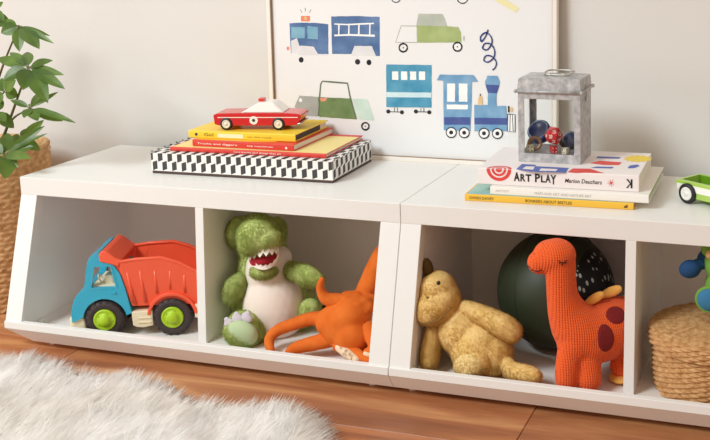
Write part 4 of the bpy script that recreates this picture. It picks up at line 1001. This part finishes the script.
lf = [EL(475, 361, -.035, 18, 15, .034, a=-.2), EL(484, 354, -.01, 18, 18, .04)]
LFO = link('leg', fo(opx(blob(lf, .0028, 5)), 5000, .0032, .0007), OCH, OP, world=True)
link('sole', fo(opx(blob([EL(469.5, 365, -.050, 17, 13, .025, a=-.3)], .0025, 4)), 3500, .003, .0007), OCP, LFO, world=True)
rf = CH([(511, 370, -.03, 9), (519, 373, -.04, 9.8), (528, 375, -.046, 10), (534, 376.5, -.05, 8.5)], 6)
link('foot', fo(opx(blob(rf, .0028, 5)), 3500, .0032, .0007), OCH, OP, world=True)

# ---------------------------------------------------------------- big dark ball
bc = at(556, 298, .178); br_ = mp(58.5, bc); bc.z = FZ+br_+.0006; 
bmt = bpy.data.materials.new('dark green leather and speckled black'); bmt.use_nodes = True; nt = bmt.node_tree; N = nt.nodes; L = nt.links; b = N['Principled BSDF']
tc = N.new('ShaderNodeTexCoord'); sx = N.new('ShaderNodeSeparateXYZ'); L.new(tc.outputs['Object'], sx.inputs[0])
gt = N.new('ShaderNodeMath'); gt.operation = 'GREATER_THAN'; gt.inputs[1].default_value = br_*.70; L.new(sx.outputs['X'], gt.inputs[0])
mpn = N.new('ShaderNodeMapping'); mpn.inputs['Scale'].default_value = (1, 1, .55); L.new(tc.outputs['Object'], mpn.inputs['Vector'])
vo = N.new('ShaderNodeTexVoronoi'); vo.inputs['Scale'].default_value = 85; vo.inputs['Randomness'].default_value = .8; L.new(mpn.outputs['Vector'], vo.inputs['Vector'])
lt = N.new('ShaderNodeMath'); lt.operation = 'LESS_THAN'; lt.inputs[1].default_value = .27; L.new(vo.outputs['Distance'], lt.inputs[0])
sp = N.new('ShaderNodeMix'); sp.data_type = 'RGBA'; sp.inputs[6].default_value = (*lin((20, 20, 22)), 1); sp.inputs[7].default_value = (*lin((190, 196, 188)), 1); L.new(lt.outputs[0], sp.inputs[0])
mx = N.new('ShaderNodeMix'); mx.data_type = 'RGBA'; mx.inputs[6].default_value = (*lin((46, 54, 36)), 1); L.new(gt.outputs[0], mx.inputs[0]); L.new(sp.outputs[2], mx.inputs[7]); L.new(mx.outputs[2], b.inputs['Base Color'])
b.inputs['Roughness'].default_value = .5; b.inputs['Specular IOR Level'].default_value = .35
BL = thing('ball', 'large dark green ball with a speckled black panel behind the knitted dinosaur', 'ball', (bc.x, bc.y, FL0))
bm = bmesh.new(); bmesh.ops.create_uvsphere(bm, u_segments=96, v_segments=64, radius=br_)
me = fin(bm); sh = link('skin', me, bmt, BL, smooth=True); sh.location = (0, 0, br_+.0002); sh.rotation_euler = (0, -.12, -.22)
ST = mat('stitched seam', (18, 22, 18), .6)
bm = bmesh.new(); Rs = math.sqrt(br_**2-(br_*.42)**2)
add_torus(bm, (br_*.42, 0, 0), (1, 0, 0), Rs+.0002, .0013, n=90)
link('seam', fin(bm), ST, sh)
bm = bmesh.new()
for k in range(90):
    a = 2*PI*k/90; c = Vector((br_*.42, Rs*math.cos(a), Rs*math.sin(a))); r = bmesh.ops.create_cube(bm, size=1); M_ = Matrix.Translation(c) @ Matrix.Rotation(a, 4, 'X')
    for v in r['verts']: v.co = M_ @ Vector((v.co.x*.011, v.co.y*.0022, v.co.z*.0028))
link('stitching', fin(bm), mat('black thread', (14, 16, 14), .7), sh)['kind'] = 'stuff'
for xx in (-br_*.25, -br_*.8):
    bm = bmesh.new(); add_torus(bm, (xx, 0, 0), (1, 0, 0), math.sqrt(br_**2-xx*xx)-.0002, .0010, n=90); link('seam', fin(bm), ST, sh)

# ---------------------------------------------------------------- knitted dinosaur
kn = bpy.data.materials.new('orange knit'); kn.use_nodes = True; nt = kn.node_tree; N = nt.nodes; L = nt.links; b = N['Principled BSDF']
b.inputs['Base Color'].default_value = (*lin((226, 82, 30)), 1); b.inputs['Roughness'].default_value = .9; b.inputs['Sheen Weight'].default_value = .12; b.inputs['Specular IOR Level'].default_value = .1
tc = N.new('ShaderNodeTexCoord'); sx = N.new('ShaderNodeSeparateXYZ'); L.new(tc.outputs['Object'], sx.inputs[0])
# knitted ribs: angle round the vertical axis gives the wales, height gives the courses
ad = N.new('ShaderNodeMath'); ad.operation = 'ARCTAN2'; L.new(sx.outputs['Y'], ad.inputs[0]); L.new(sx.outputs['X'], ad.inputs[1])
sa = N.new('ShaderNodeMath'); sa.operation = 'ADD'; s1 = N.new('ShaderNodeMath'); s1.operation = 'MULTIPLY'; s1.inputs[1].default_value = .8; L.new(sx.outputs['Y'], s1.inputs[0]); L.new(sx.outputs['X'], sa.inputs[0]); L.new(s1.outputs[0], sa.inputs[1])
def sine(inp, k):
    m1 = N.new('ShaderNodeMath'); m1.operation = 'MULTIPLY'; m1.inputs[1].default_value = k; L.new(inp, m1.inputs[0]); m2 = N.new('ShaderNodeMath'); m2.operation = 'SINE'; L.new(m1.outputs[0], m2.inputs[0]); m3 = N.new('ShaderNodeMath'); m3.operation = 'ABSOLUTE'; L.new(m2.outputs[0], m3.inputs[0]); return m3.outputs[0]
w1 = sine(sa.outputs[0], PI/.0056); w2 = sine(sx.outputs['Z'], PI/.0050)
mm = N.new('ShaderNodeMath'); mm.operation = 'MULTIPLY_ADD'; mm.inputs[1].default_value = .5; L.new(w2, mm.inputs[0]); L.new(w1, mm.inputs[2])
nz = N.new('ShaderNodeTexNoise'); nz.inputs['Scale'].default_value = 300; m5 = N.new('ShaderNodeMath'); m5.operation = 'MULTIPLY_ADD'; m5.inputs[1].default_value = .5; L.new(tc.outputs['Object'], nz.inputs['Vector']); L.new(nz.outputs['Fac'], m5.inputs[0]); L.new(mm.outputs[0], m5.inputs[2])
bp = N.new('ShaderNodeBump'); bp.inputs['Strength'].default_value = 1; bp.inputs['Distance'].default_value = .0015; L.new(m5.outputs[0], bp.inputs['Height']); L.new(bp.outputs['Normal'], b.inputs['Normal'])
cr = N.new('ShaderNodeValToRGB'); cr.color_ramp.elements[0].position = .15; cr.color_ramp.elements[0].color = (*lin((196, 56, 18)), 1); cr.color_ramp.elements[1].position = .8; cr.color_ramp.elements[1].color = (*lin((236, 98, 46)), 1); L.new(m5.outputs[0], cr.inputs['Fac']); L.new(cr.outputs['Color'], b.inputs['Base Color'])
KD = thing('knitted_dinosaur', 'orange knitted long-necked dinosaur with dark red spots standing in the right bench', 'soft toy', at(585, 388, .0)*1, 0); KD.location.z = FL0
def kdx(me): return clip_box(me, None, 1.4110, -.0745, DB-.01, FL0, None)
kb = [EL(551, 257, -.022, 19, 18, .034), EL(540, 262, -.026, 13, 12, .028), EL(557, 255, -.022, 19.5, 17, .036)]
kb += CH([(560, 262, -.022, 16), (561, 280, -.022, 15.5), (563, 298, -.02, 16.5), (569, 315, -.012, 21), (580, 330, -.002, 27), (595, 334, .015, 29), (612, 326, .045, 29), (626, 322, .075, 26)], 8)
kb += [EL(577, 340, -.012, 21, 23, .045)]
kb += CH([(570, 345, -.03, 12), (568, 362, -.04, 12.5), (567, 374, -.042, 12.5), (567, 379, -.043, 12)], 6)
kb += CH([(584, 346, -.012, 14), (588, 362, -.02, 13), (589, 375, -.026, 13), (589, 379, -.028, 13)], 6)
kb += CH([(622, 340, .05, 13), (624, 356, .045, 12.5), (622, 366, .04, 12.5)], 6)
kb += CH([(628, 325, .09, 22), (634, 330, .13, 16), (636, 336, .17, 9)], 6)
km = kdx(blob(kb, .003, 8))
KB = link('body', km, kn, KD, world=True)
MAR = mat('dark red knit', (116, 14, 16), .9, bump=.6, bscale=200, sheen=.3)
# spots: the body's own faces near a point, lifted a hair
def spot(px, py, y0, rx, rz, a=0):
    import mathutils
    d = ray(px, py).normalized(); ob = Mi_ @ CAM; hit = tree.ray_cast(ob, d)
    if hit[0] is None: return
    c, n_ = hit[0], hit[1]; u_ = Vector((0, 0, 1)).cross(n_).normalized(); v_ = n_.cross(u_); bm = bmesh.new(); ring = []; R_ = 5; K_ = 28
    cen = bm.verts.new(c+n_*.0022); prev = None
    for i in range(1, R_+1):
        cur = []
        for k in range(K_):
            t = 2*PI*k/K_; e_ = u_*(math.cos(t)*rx*i/R_)+v_*(math.sin(t)*rz*i/R_); q = c+Quaternion(n_, a) @ e_
            h = tree.ray_cast(q+n_*.05, -n_); hp = h[0] if h[0] is not None else q
            cur.append(bm.verts.new(hp+n_*(.0022 if i < R_ else -.001)))
        for k in range(K_):
            if prev: bm.faces.new((prev[k], prev[(k+1) % K_], cur[(k+1) % K_], cur[k]))
            else: bm.faces.new((cen, cur[k], cur[(k+1) % K_]))
        prev = cur
    link('spot', fin(bm), MAR, KD, smooth=True)
from mathutils.bvhtree import BVHTree
bmt_ = bmesh.new(); bmt_.from_mesh(KB.data); tree = BVHTree.FromBMesh(bmt_); Mi_ = mw(KD).inverted()
spot(606, 338.5, 0, .0185, .0285); spot(616, 314.5, 0, .022, .020, .5)
spot(596, 318, 0, .0001, .0001)
# closed eye with lashes, smile
p_on = lambda px, py, e=.0008: (lambda h: mw(KD) @ (h[0]+h[1]*e))(tree.ray_cast(Mi_ @ CAM, ray(px, py).normalized()))
DT = mat('dark thread', (60, 26, 16), .8)
bm = bmesh.new()
add_tube(bm, [p_on(*q) for q in ((558.5, 260.5), (561, 262.3), (564, 262.5), (566.6, 260.2))], .0011, n=6)
for a_, b2_ in (((559.8, 261.5), (559, 263.6)), ((562.5, 262.6), (562.4, 265)), ((565.2, 261.7), (566.2, 263.6))): add_tube(bm, [p_on(*a_), p_on(*b2_)], .0009, n=6)
link('stitched_eye', fin(bm), DT, KD, world=True)
bm = bmesh.new(); add_tube(bm, [p_on(*q) for q in ((528.5, 265.5), (532, 269.5), (537, 271.2), (542, 269.5))], .0010, n=6); link('stitched_mouth', fin(bm), DT, KD, world=True)
YS = mat('mustard felt', (236, 178, 88), .9, bump=.15, bscale=200, sheen=.3)
for (x0, y0, x1, y1, w_, yy) in ((585.5, 304, 602, 294, 5, .02), (601, 296, 619.5, 288.5, 5.4, .045), (618, 304, 632, 297, 5, .08)):
    cs = [((x0*(1-t)+x1*t), (y0*(1-t)+y1*t), yy, w_*s_) for t, s_ in ((0, .55), (.3, .85), (.6, 1), (.9, .8), (1, .5))]
    pr = CH(cs, 5); pr = [ell(c, (r.x, .006, r.z)) for _, c, r, _r2 in pr]; link('spine_plate', kdx(blob(pr, .0018, 3)), YS, KD, world=True)
link('sole', clip_box(blob([EL(621, 376.5, .034, 12.5, 4, .03)], .0022, 2), z0=FL0, x1=1.4110), YS, KD, world=True)

# ---------------------------------------------------------------- wicker basket with lid
def wick(name, a, c, dark, s1, s2):
    m = mat(name, a, .7, c2=c, vscale=90, bump=.3, bscale=400, spec=.25); return m
WK = wick('natural wicker', (172, 122, 74), (218, 174, 122), 0, 0, 0)
def woven(prof, nst, amp, c, seg=6, lean=0):
    """woven wall: (r, z) rows; the weave goes over and under nst stakes, rows alternate"""
    bm = bmesh.new(); rings = []; K = nst*seg
    for i, (r, z) in enumerate(prof):
        row, ph = divmod(i, 4); prof4 = (0.0, .8, 1.0, .8)[ph]; ring = []
        for k in range(K):
            th = 2*PI*k/K; s = math.sin(nst/2*2*PI*k/K+(PI if row % 2 else 0))
            rr = r+amp*(prof4-.5)+amp*.9*s*prof4; ring.append(bm.verts.new((c[0]+rr*math.cos(th), c[1]+rr*math.sin(th), z+lean*math.sin(th*9+i)*.0)))
        rings.append(ring)
    for i in range(len(rings)-1):
        for k in range(K):
            f = bm.faces.new((rings[i][k], rings[i][(k+1) % K], rings[i+1][(k+1) % K], rings[i+1][k])); f.smooth = True
    return bm, rings
br0 = .118; bcx, bcy = 1.578, .060
BK_ = thing('wicker_basket', 'round lidded natural wicker basket in the cubby at the right edge', 'basket', (bcx, bcy, FL0))
prof = []; nr_ = 21; hb_ = .108
for i in range(nr_*4+1):
    t = i/(nr_*4); prof.append((br0*(.945+.055*math.sin(min(1, t*1.7)*PI/2)-.01*t), t*hb_))
bm, rg = woven(prof, 44, .0034, (0, 0)); bm.faces.new(rg[0][::-1]); bm.faces.new(rg[-1]); link('basket_body', fin(bm), WK, BK_)
prof = []; lh_ = .030
for i in range(6*4+1):
    t = i/24; prof.append((br0+.006+.0015*math.sin(t*PI), hb_-.012+t*lh_))
zt_ = hb_-.012+lh_
for i in range(1, 14*4+1):
    t = i/56; prof.append(((br0+.006)*(1-t*.985), zt_+.010*math.sin(t*PI/2)+.003*math.sin(min(1, t*6)*PI/2)))
bm, rg = woven(prof, 44, .0028, (0, 0)); bm.faces.new(rg[-1]); link('basket_lid', fin(bm), WK, BK_)

# ---------------------------------------------------------------- blue and green soft toy on the basket
ztop = FL0+zt_+.0145
BLF = mat('deep blue plush', (16, 66, 112), .85, sheen=.5, bump=.2, bscale=250); LBF = mat('sky blue plush', (52, 118, 160), .85, sheen=.5, bump=.2, bscale=250); GTR = mat('leaf green trim', (110, 160, 60), .8); TNF = mat('tan felt', (206, 160, 100), .85)
tp = at(716, 300, .05)
SF = thing('soft_toy', 'blue and green lobed soft toy sitting on the wicker basket lid', 'soft toy', (tp.x, tp.y, ztop))
def stx(me): return clip_box(me, z0=ztop+.0008, z1=H-T_-.002)
link('body', stx(blob([EL(722, 284, .07, 17, 17, .05), EL(720, 262, .07, 16, 20, .045), EL(722, 300, .065, 16, 16, .05)], .003, 6)), GTR, SF, world=True)
for (px, py, y, rx, rz, a, m_) in ((690, 269, .045, 11.5, 9.5, -.3, BLF), (706, 259, .07, 9, 10, .2, BLF)):
    link('lobe', stx(blob([EL(px, py, y, rx, rz, .016, a=a), EL(px+10, py-5, y+.012, 8, 6, .012)], .0025, 5)), m_, SF, world=True)
c = at(709, 299.5, .020); R0 = mp(12.2, c)
disc_ = blob([ell(c, (R0, .013, R0))], .0025, 3); LB = link('lobe', stx(disc_), LBF, SF, world=True)
bm = bmesh.new(); add_torus(bm, c, (0, 1, 0), R0*.99, .0036, n=40); link('lobe_trim', stx(fin(bm)), GTR, LB, world=True)
link('top_tuft', stx(blob([EL(709, 249, .06, 8, 8, .02), EL(714, 244, .06, 8, 7, .02)], .0025, 4)), GTR, SF, world=True)
link('bead', stx(blob([EL(710, 254.5, .035, 4.5, 5, .012)], .002, 2)), TNF, SF, world=True)
# ================================================================== planter and plant
JU = bpy.data.materials.new('jute'); JU.use_nodes = True; nt = JU.node_tree; N = nt.nodes; L = nt.links; b = N['Principled BSDF']; b.inputs['Roughness'].default_value = .85; b.inputs['Specular IOR Level'].default_value = .2
tc = N.new('ShaderNodeTexCoord'); nz = N.new('ShaderNodeTexNoise'); nz.inputs['Scale'].default_value = 60; nz.inputs['Detail'].default_value = 6; L.new(tc.outputs['Object'], nz.inputs['Vector'])
cr = N.new('ShaderNodeValToRGB'); cr.color_ramp.elements[0].position = .32; cr.color_ramp.elements[0].color = (*lin((184, 140, 94)), 1); cr.color_ramp.elements[1].position = .68; cr.color_ramp.elements[1].color = (*lin((226, 186, 138)), 1); L.new(nz.outputs['Fac'], cr.inputs['Fac']); L.new(cr.outputs['Color'], b.inputs['Base Color'])
n3 = N.new('ShaderNodeTexNoise'); n3.inputs['Scale'].default_value = 500; L.new(tc.outputs['Object'], n3.inputs['Vector']); bp = N.new('ShaderNodeBump'); bp.inputs['Strength'].default_value = .5; bp.inputs['Distance'].default_value = .002; L.new(n3.outputs['Fac'], bp.inputs['Height']); L.new(bp.outputs['Normal'], b.inputs['Normal'])
pcx, pcy = -.272, .178; PR, PHt = .150, .405
PLT = thing('potted_plant', 'green umbrella plant with glossy leaflets growing from a round jute basket', 'plant', (pcx, pcy, 0))
# plaited jute: rows of slanted twists
bm = bmesh.new(); rings = []; rows_ = 30; seg_ = 4; K = 240
def pr_(t): return PR*(.90+.09*math.sin(t*PI*.62)+.04*t)
for i in range(rows_*seg_+1):
    t = i/(rows_*seg_); row, ph = divmod(i, seg_); ring = []
    for k in range(K):
        th = 2*PI*k/K; tw = math.sin(40*th+(1 if row % 2 else -1)*ph*.9); bulge = math.sin(PI*(ph+.01)/seg_)
        r = pr_(t)+.0028*bulge+.0022*bulge*tw; ring.append(bm.verts.new((r*math.cos(th), r*math.sin(th), t*PHt+.0015*math.sin(3*th))))
    rings.append(ring)
for i in range(len(rings)-1):
    for k in range(K): bm.faces.new((rings[i][k], rings[i][(k+1) % K], rings[i+1][(k+1) % K], rings[i+1][k])).smooth = True
# inner wall down to the soil
last = rings[-1]
for (dr, z) in ((-.006, PHt+.002), (-.011, PHt-.002), (-.012, PHt-.075)):
    ring = [bm.verts.new(((pr_(1)+dr)*math.cos(2*PI*k/K), (pr_(1)+dr)*math.sin(2*PI*k/K), z)) for k in range(K)]
    for k in range(K): bm.faces.new((last[k], last[(k+1) % K], ring[(k+1) % K], ring[k])).smooth = True
    last = ring
bm.faces.new(rings[0][::-1])
for v in bm.verts: v.co.z = max(v.co.z, .0005)
link('basket', fin(bm), JU, PLT)
bm = bmesh.new(); add_lathe(bm, [(.0005, PHt-.045), (PR*.5, PHt-.042), (pr_(1)-.012, PHt-.05)], n=48, cap=False); link('soil', noisy(fin(bm), .004, 60), mat('dark soil', (58, 44, 36), .95, bump=.8, bscale=120), PLT)
LEAF = bpy.data.materials.new('umbrella plant leaf'); LEAF.use_nodes = True; nt = LEAF.node_tree; N = nt.nodes; L = nt.links; b = N['Principled BSDF']
b.inputs['Roughness'].default_value = .38; b.inputs['Specular IOR Level'].default_value = .45
tc = N.new('ShaderNodeTexCoord'); nz = N.new('ShaderNodeTexNoise'); nz.inputs['Scale'].default_value = 14; L.new(tc.outputs['Object'], nz.inputs['Vector'])
cr = N.new('ShaderNodeValToRGB'); cr.color_ramp.elements[0].position = .3; cr.color_ramp.elements[0].color = (*lin((56, 84, 36)), 1); cr.color_ramp.elements[1].position = .75; cr.color_ramp.elements[1].color = (*lin((112, 140, 66)), 1); L.new(nz.outputs['Fac'], cr.inputs['Fac']); L.new(cr.outputs['Color'], b.inputs['Base Color'])
tr = N.new('ShaderNodeBsdfTranslucent'); tr.inputs['Color'].default_value = (*lin((130, 170, 50)), 1); ms = N.new('ShaderNodeMixShader'); ms.inputs[0].default_value = .25; L.new(b.outputs[0], ms.inputs[1]); L.new(tr.outputs[0], ms.inputs[2]); L.new(ms.outputs[0], N['Material Output'].inputs['Surface'])
STEM = mat('green brown stem', (96, 100, 56), .6)
def leaf(bm, base, tip, wid, face, fold=.25, droop=.12):
    base, tip = Vector(base), Vector(tip); ax = tip-base; ln = ax.length; ax.normalize()
    n = (Vector(face)-ax*Vector(face).dot(ax)).normalized(); s = ax.cross(n).normalized(); R_ = 9; C_ = 4; g = []
    for i in range(R_+1):
        t = i/R_; w = wid*.5*(math.sin(PI*min(1, t**.85))**.8)*(1-.12*t)+.0004; row = []
        for j in range(-C_, C_+1):
            u = j/C_; p = base+ax*ln*t+s*w*u+n*(fold*w*abs(u)-droop*ln*(t*t-t)*1.6+.02*w*math.sin(7*t*PI)*abs(u)); row.append(bm.verts.new(p))
        g.append(row)
    for i in range(R_):
        for j in range(2*C_): f = bm.faces.new((g[i][j], g[i][j+1], g[i+1][j+1], g[i+1][j])); f.smooth = True
def Lp(px, py, y): return at(px, py, y)
clusters = [
 # centre (px, py, y), leaflets [(tip px, tip py, width px, dy)], stem start
 ((28.5, 67, .02), [(52.7, 60.5, 8, .0), (64, 75, 8, -.01), (65, 89, 11, -.03), (48, 103, 16, -.05), (23, 90, 17, -.05), (3, 81, 14, -.03), (-3, 58.5, 10, .02), (27, 52, 10, .05), (10, 52.5, 8, .04)]),
 ((19, 25.5, .0), [(53.8, 43.5, 6, -.01), (50, 36, 4, .03), (39.5, 49, 14, -.03), (19.5, 51.5, 11, -.03), (1, 33, 13, -.02), (29, 42, 11, .01), (-6, 24, 10, .02)]),
 ((-8, 10, .03), [(4.5, 22, 9, -.02), (3, 2, 6, .02), (-20, 26, 10, 0), (12, 30, 9, .0)]),
 ((30, 108, .05), [(75.8, 123, 6, -.01), (63, 121, 9, .03), (10.5, 100, 6, .0), (24, 118, 8, -.03), (58, 92, 4.5, .04), (38, 121, 11, -.02), (43, 92, 7, .07), (35, 104, 6, .09)]),
 ((4, 155, .03), [(5, 179, 17, -.05), (31, 158.5, 10.5, -.03), (33.5, 146.5, 12, .02), (44.5, 126, 8, .05), (47.5, 133.5, 5, .04), (-12, 146, 13, 0), (18, 168, 10, -.01), (8, 133, 12, .06), (-8, 168, 12, -.02)]),
 ((-6, 112, .06), [(6, 122, 10, -.02), (3, 100, 8, .03), (-22, 118, 10, .0), (1, 98, 7, -.01), (14, 128, 12, .03)]),
 ((22, 140, .12), [(44, 120, 9, .0), (40, 150, 9, .02), (30, 128, 9, .04), (8, 140, 10, .02)]),
 ((4, 92, .08), [(16, 80, 10, 0), (18, 96, 12, .02), (-6, 84, 10, .03), (2, 78, 8, .02), (-4, 102, 10, 0)]),
 ((-30, 60, .1), [(-10, 48, 10, 0), (-12, 70, 12, -.02), (-46, 50, 10, 0), (-44, 72, 12, 0), (-26, 84, 12, .02)]),
 ((-34, 130, .08), [(-14, 124, 11, 0), (-16, 140, 12, -.02), (-52, 122, 11, 0), (-50, 140, 12, 0), (-32, 158, 12, -.02)]),
 ((-30, 0, .12), [(-12, -10, 10, 0), (-10, 8, 11, 0), (-48, -8, 10, 0), (-46, 14, 11, 0), (-28, 20, 11, 0)]),
]
bm = bmesh.new(); sb = bmesh.new(); soil = Vector((pcx, pcy, PHt-.045))
trunks = [soil+Vector((.03, .0, 0)), soil+Vector((-.03, .02, 0)), soil+Vector((.0, -.03, 0))]
for ci, (c, lv) in enumerate(clusters):
    C_ = Lp(*c)
    for (tx, ty, w, dy) in lv:
        T = Lp(tx, ty, c[2]+dy); face = (CAM-C_).normalized()*1.1+Vector((0, 0, .45))
        pet = C_+(T-C_)*.10
        leaf(bm, pet, T, mp(w, T)*1.18, face+Vector(rng.normal(0, .15, 3)), fold=.22, droop=.10); add_tube(sb, [C_, pet+(T-C_)*.04], .0011, n=6)
    s0 = trunks[ci % 3]; mid = (s0+C_)/2+Vector((-.02*(ci % 2), .02, .03))
    add_tube(sb, [tuple(q) for q in bezier([s0, mid, C_], 6)], [.0042-.0025*i/12 for i in range(13)], n=8)
for t0 in trunks: add_tube(sb, [t0-Vector((0, 0, .01)), t0+Vector((0, 0, .05))], .005, n=8)
link('foliage', (lambda m: (m.shade_smooth(), m)[1])(fin(bm, recalc=False)), LEAF, PLT, world=True)
link('stem', fin(sb), STEM, PLT, world=True)
# a second, taller branch outside the frame casts the soft leaf shadow seen on the wall: part of the same plant
# ================================================================== sheepskin rug
out = [(-30, 366), (0, 366), (14, 366), (30, 369), (48, 375), (66, 382), (84, 385), (104, 386), (124, 387), (146, 392), (162, 399), (176, 408), (190, 414), (206, 419), (226, 422), (248, 422), (272, 421), (296, 421), (312, 426), (322, 434), (327, 445), (330, 460), (318, 480), (280, 520), (200, 560), (100, 580), (-60, 580), (-160, 520), (-170, 440), (-120, 380)]
cr_ = [atz(q[0], q[1], 0) for q in out]
ring = [Vector((q[0], q[1], 0)) for q in bezier([(p.x, p.y) for p in cr_]+[(cr_[0].x, cr_[0].y)], 24)][:-1]
ctr = sum(ring, Vector())/len(ring)
bm = bmesh.new(); M_ = 80; prev = None; cen = bm.verts.new(ctr+Vector((0, 0, .02)))
for i in range(1, M_+1):
    t = i/M_; cur = []
    for p in ring:
        q = ctr+(p-ctr)*t*.985; e_ = min(1, (1-t)*8); h = .004+.024*math.sqrt(e_) + .006*e_*noise.noise(Vector((q.x*9, q.y*9, 0))) + .005*e_*noise.noise(Vector((q.x*26+3*q.y, q.y*14, 5))) + .0028*e_*noise.noise(Vector((q.x*90+30*q.y, q.y*38, 9)))
        cur.append(bm.verts.new((q.x, q.y, h)))
    n = len(ring)
    for k in range(n):
        if prev: bm.faces.new((prev[k], cur[k], cur[(k+1) % n], prev[(k+1) % n]))
        else: bm.faces.new((cen, cur[k], cur[(k+1) % n]))
    prev = cur
base = [bm.verts.new((v.co.x, v.co.y, .0008)) for v in prev]; n = len(prev)
for k in range(n): bm.faces.new((prev[k], base[k], base[(k+1) % n], prev[(k+1) % n]))
bm.faces.new(base[::-1])
me = fin(bm)
WOOL = bpy.data.materials.new('white sheepskin'); WOOL.use_nodes = True; nt = WOOL.node_tree; N = nt.nodes; L = nt.links; b = N['Principled BSDF']
b.inputs['Roughness'].default_value = .8; b.inputs['Specular IOR Level'].default_value = .15
tc = N.new('ShaderNodeTexCoord'); nz = N.new('ShaderNodeTexNoise'); nz.inputs['Scale'].default_value = 6; nz.inputs['Detail'].default_value = 3; L.new(tc.outputs['Object'], nz.inputs['Vector'])
cr = N.new('ShaderNodeValToRGB'); cr.color_ramp.elements[0].position = .35; cr.color_ramp.elements[0].color = (*lin((252, 250, 247)), 1); cr.color_ramp.elements[1].position = .6; cr.color_ramp.elements[1].color = (*lin((254, 253, 252)), 1); L.new(nz.outputs['Fac'], cr.inputs['Fac']); L.new(cr.outputs['Color'], b.inputs['Base Color'])
def cl(P):
    o = np.empty_like(P)
    for i, p in enumerate(P):
        v = Vector((p[0]*16, p[1]*16, 0)); w = Vector((p[0]*60, p[1]*60, 3))
        o[i] = (noise.noise(v)*1.0+noise.noise(w)*.5, noise.noise(v+Vector((31, 7, 0)))*1.0+noise.noise(w+Vector((3, 17, 0)))*.5, 0)
    return o
def keep(c, n_):
    """more strands where they are near the bench and in view"""
    return np.where((c[:, 1] > -1.3) & (c[:, 2] > .001) & (c[:, 0] > -.6), 1.0, .08)
me.shade_smooth(); wl = fur(me, 50000, .026, .0007, lay=(.3, .5, -.1), lay_amt=1.9, jit=.2, seg=3, keep=keep, clump=cl, own=.03)
for v in wl.vertices:
    if v.co.z < .0006: v.co.z = .0006
RUG = link('sheepskin_rug', wl, [WOOL, pile_mat(WOOL, .45)]); tag(RUG, 'fluffy off-white sheepskin rug on the wooden floor in front of the benches', 'rug')
set_origin(RUG, (ctr.x, ctr.y, 0))
# ================================================================== light
S.view_settings.view_transform = 'Standard'; S.view_settings.look = 'None'; S.view_settings.gamma = 1; S.view_settings.use_curve_mapping = False
S.view_settings.exposure = 0.07
wd = bpy.data.worlds.new('world'); S.world = wd; wd.use_nodes = True
bg = wd.node_tree.nodes['Background']; bg.inputs['Color'].default_value = (1, .80, .61, 1); bg.inputs['Strength'].default_value = .57
def area(name, loc, aim, size, power, col, sy=None):
    l = bpy.data.lights.new(name, 'AREA'); l.energy = power; l.color = col; l.size = size
    if sy: l.shape = 'RECTANGLE'; l.size_y = sy
    o = bpy.data.objects.new(name, l); COL.objects.link(o); o.location = loc
    o.rotation_euler = (Vector(aim)-Vector(loc)).to_track_quat('-Z', 'Y').to_euler(); return o
area('window_and_fill_light', (-1.0, -3.0, 3.35), (.6, .1, .3), 1.4, 156, (.87, .965, 1), 1.4)
area('window_and_fill_light', (-2.0, -2.1, .95), (.4, .1, .2), 1.2, 17, (1, .96, .9), 1.0)  # added low fill lamp, brightens the left cubbies and fades rightwards
S.cycles.max_bounces = 24; S.cycles.diffuse_bounces = 16; S.cycles.transmission_bounces = 8; S.cycles.transparent_max_bounces = 8
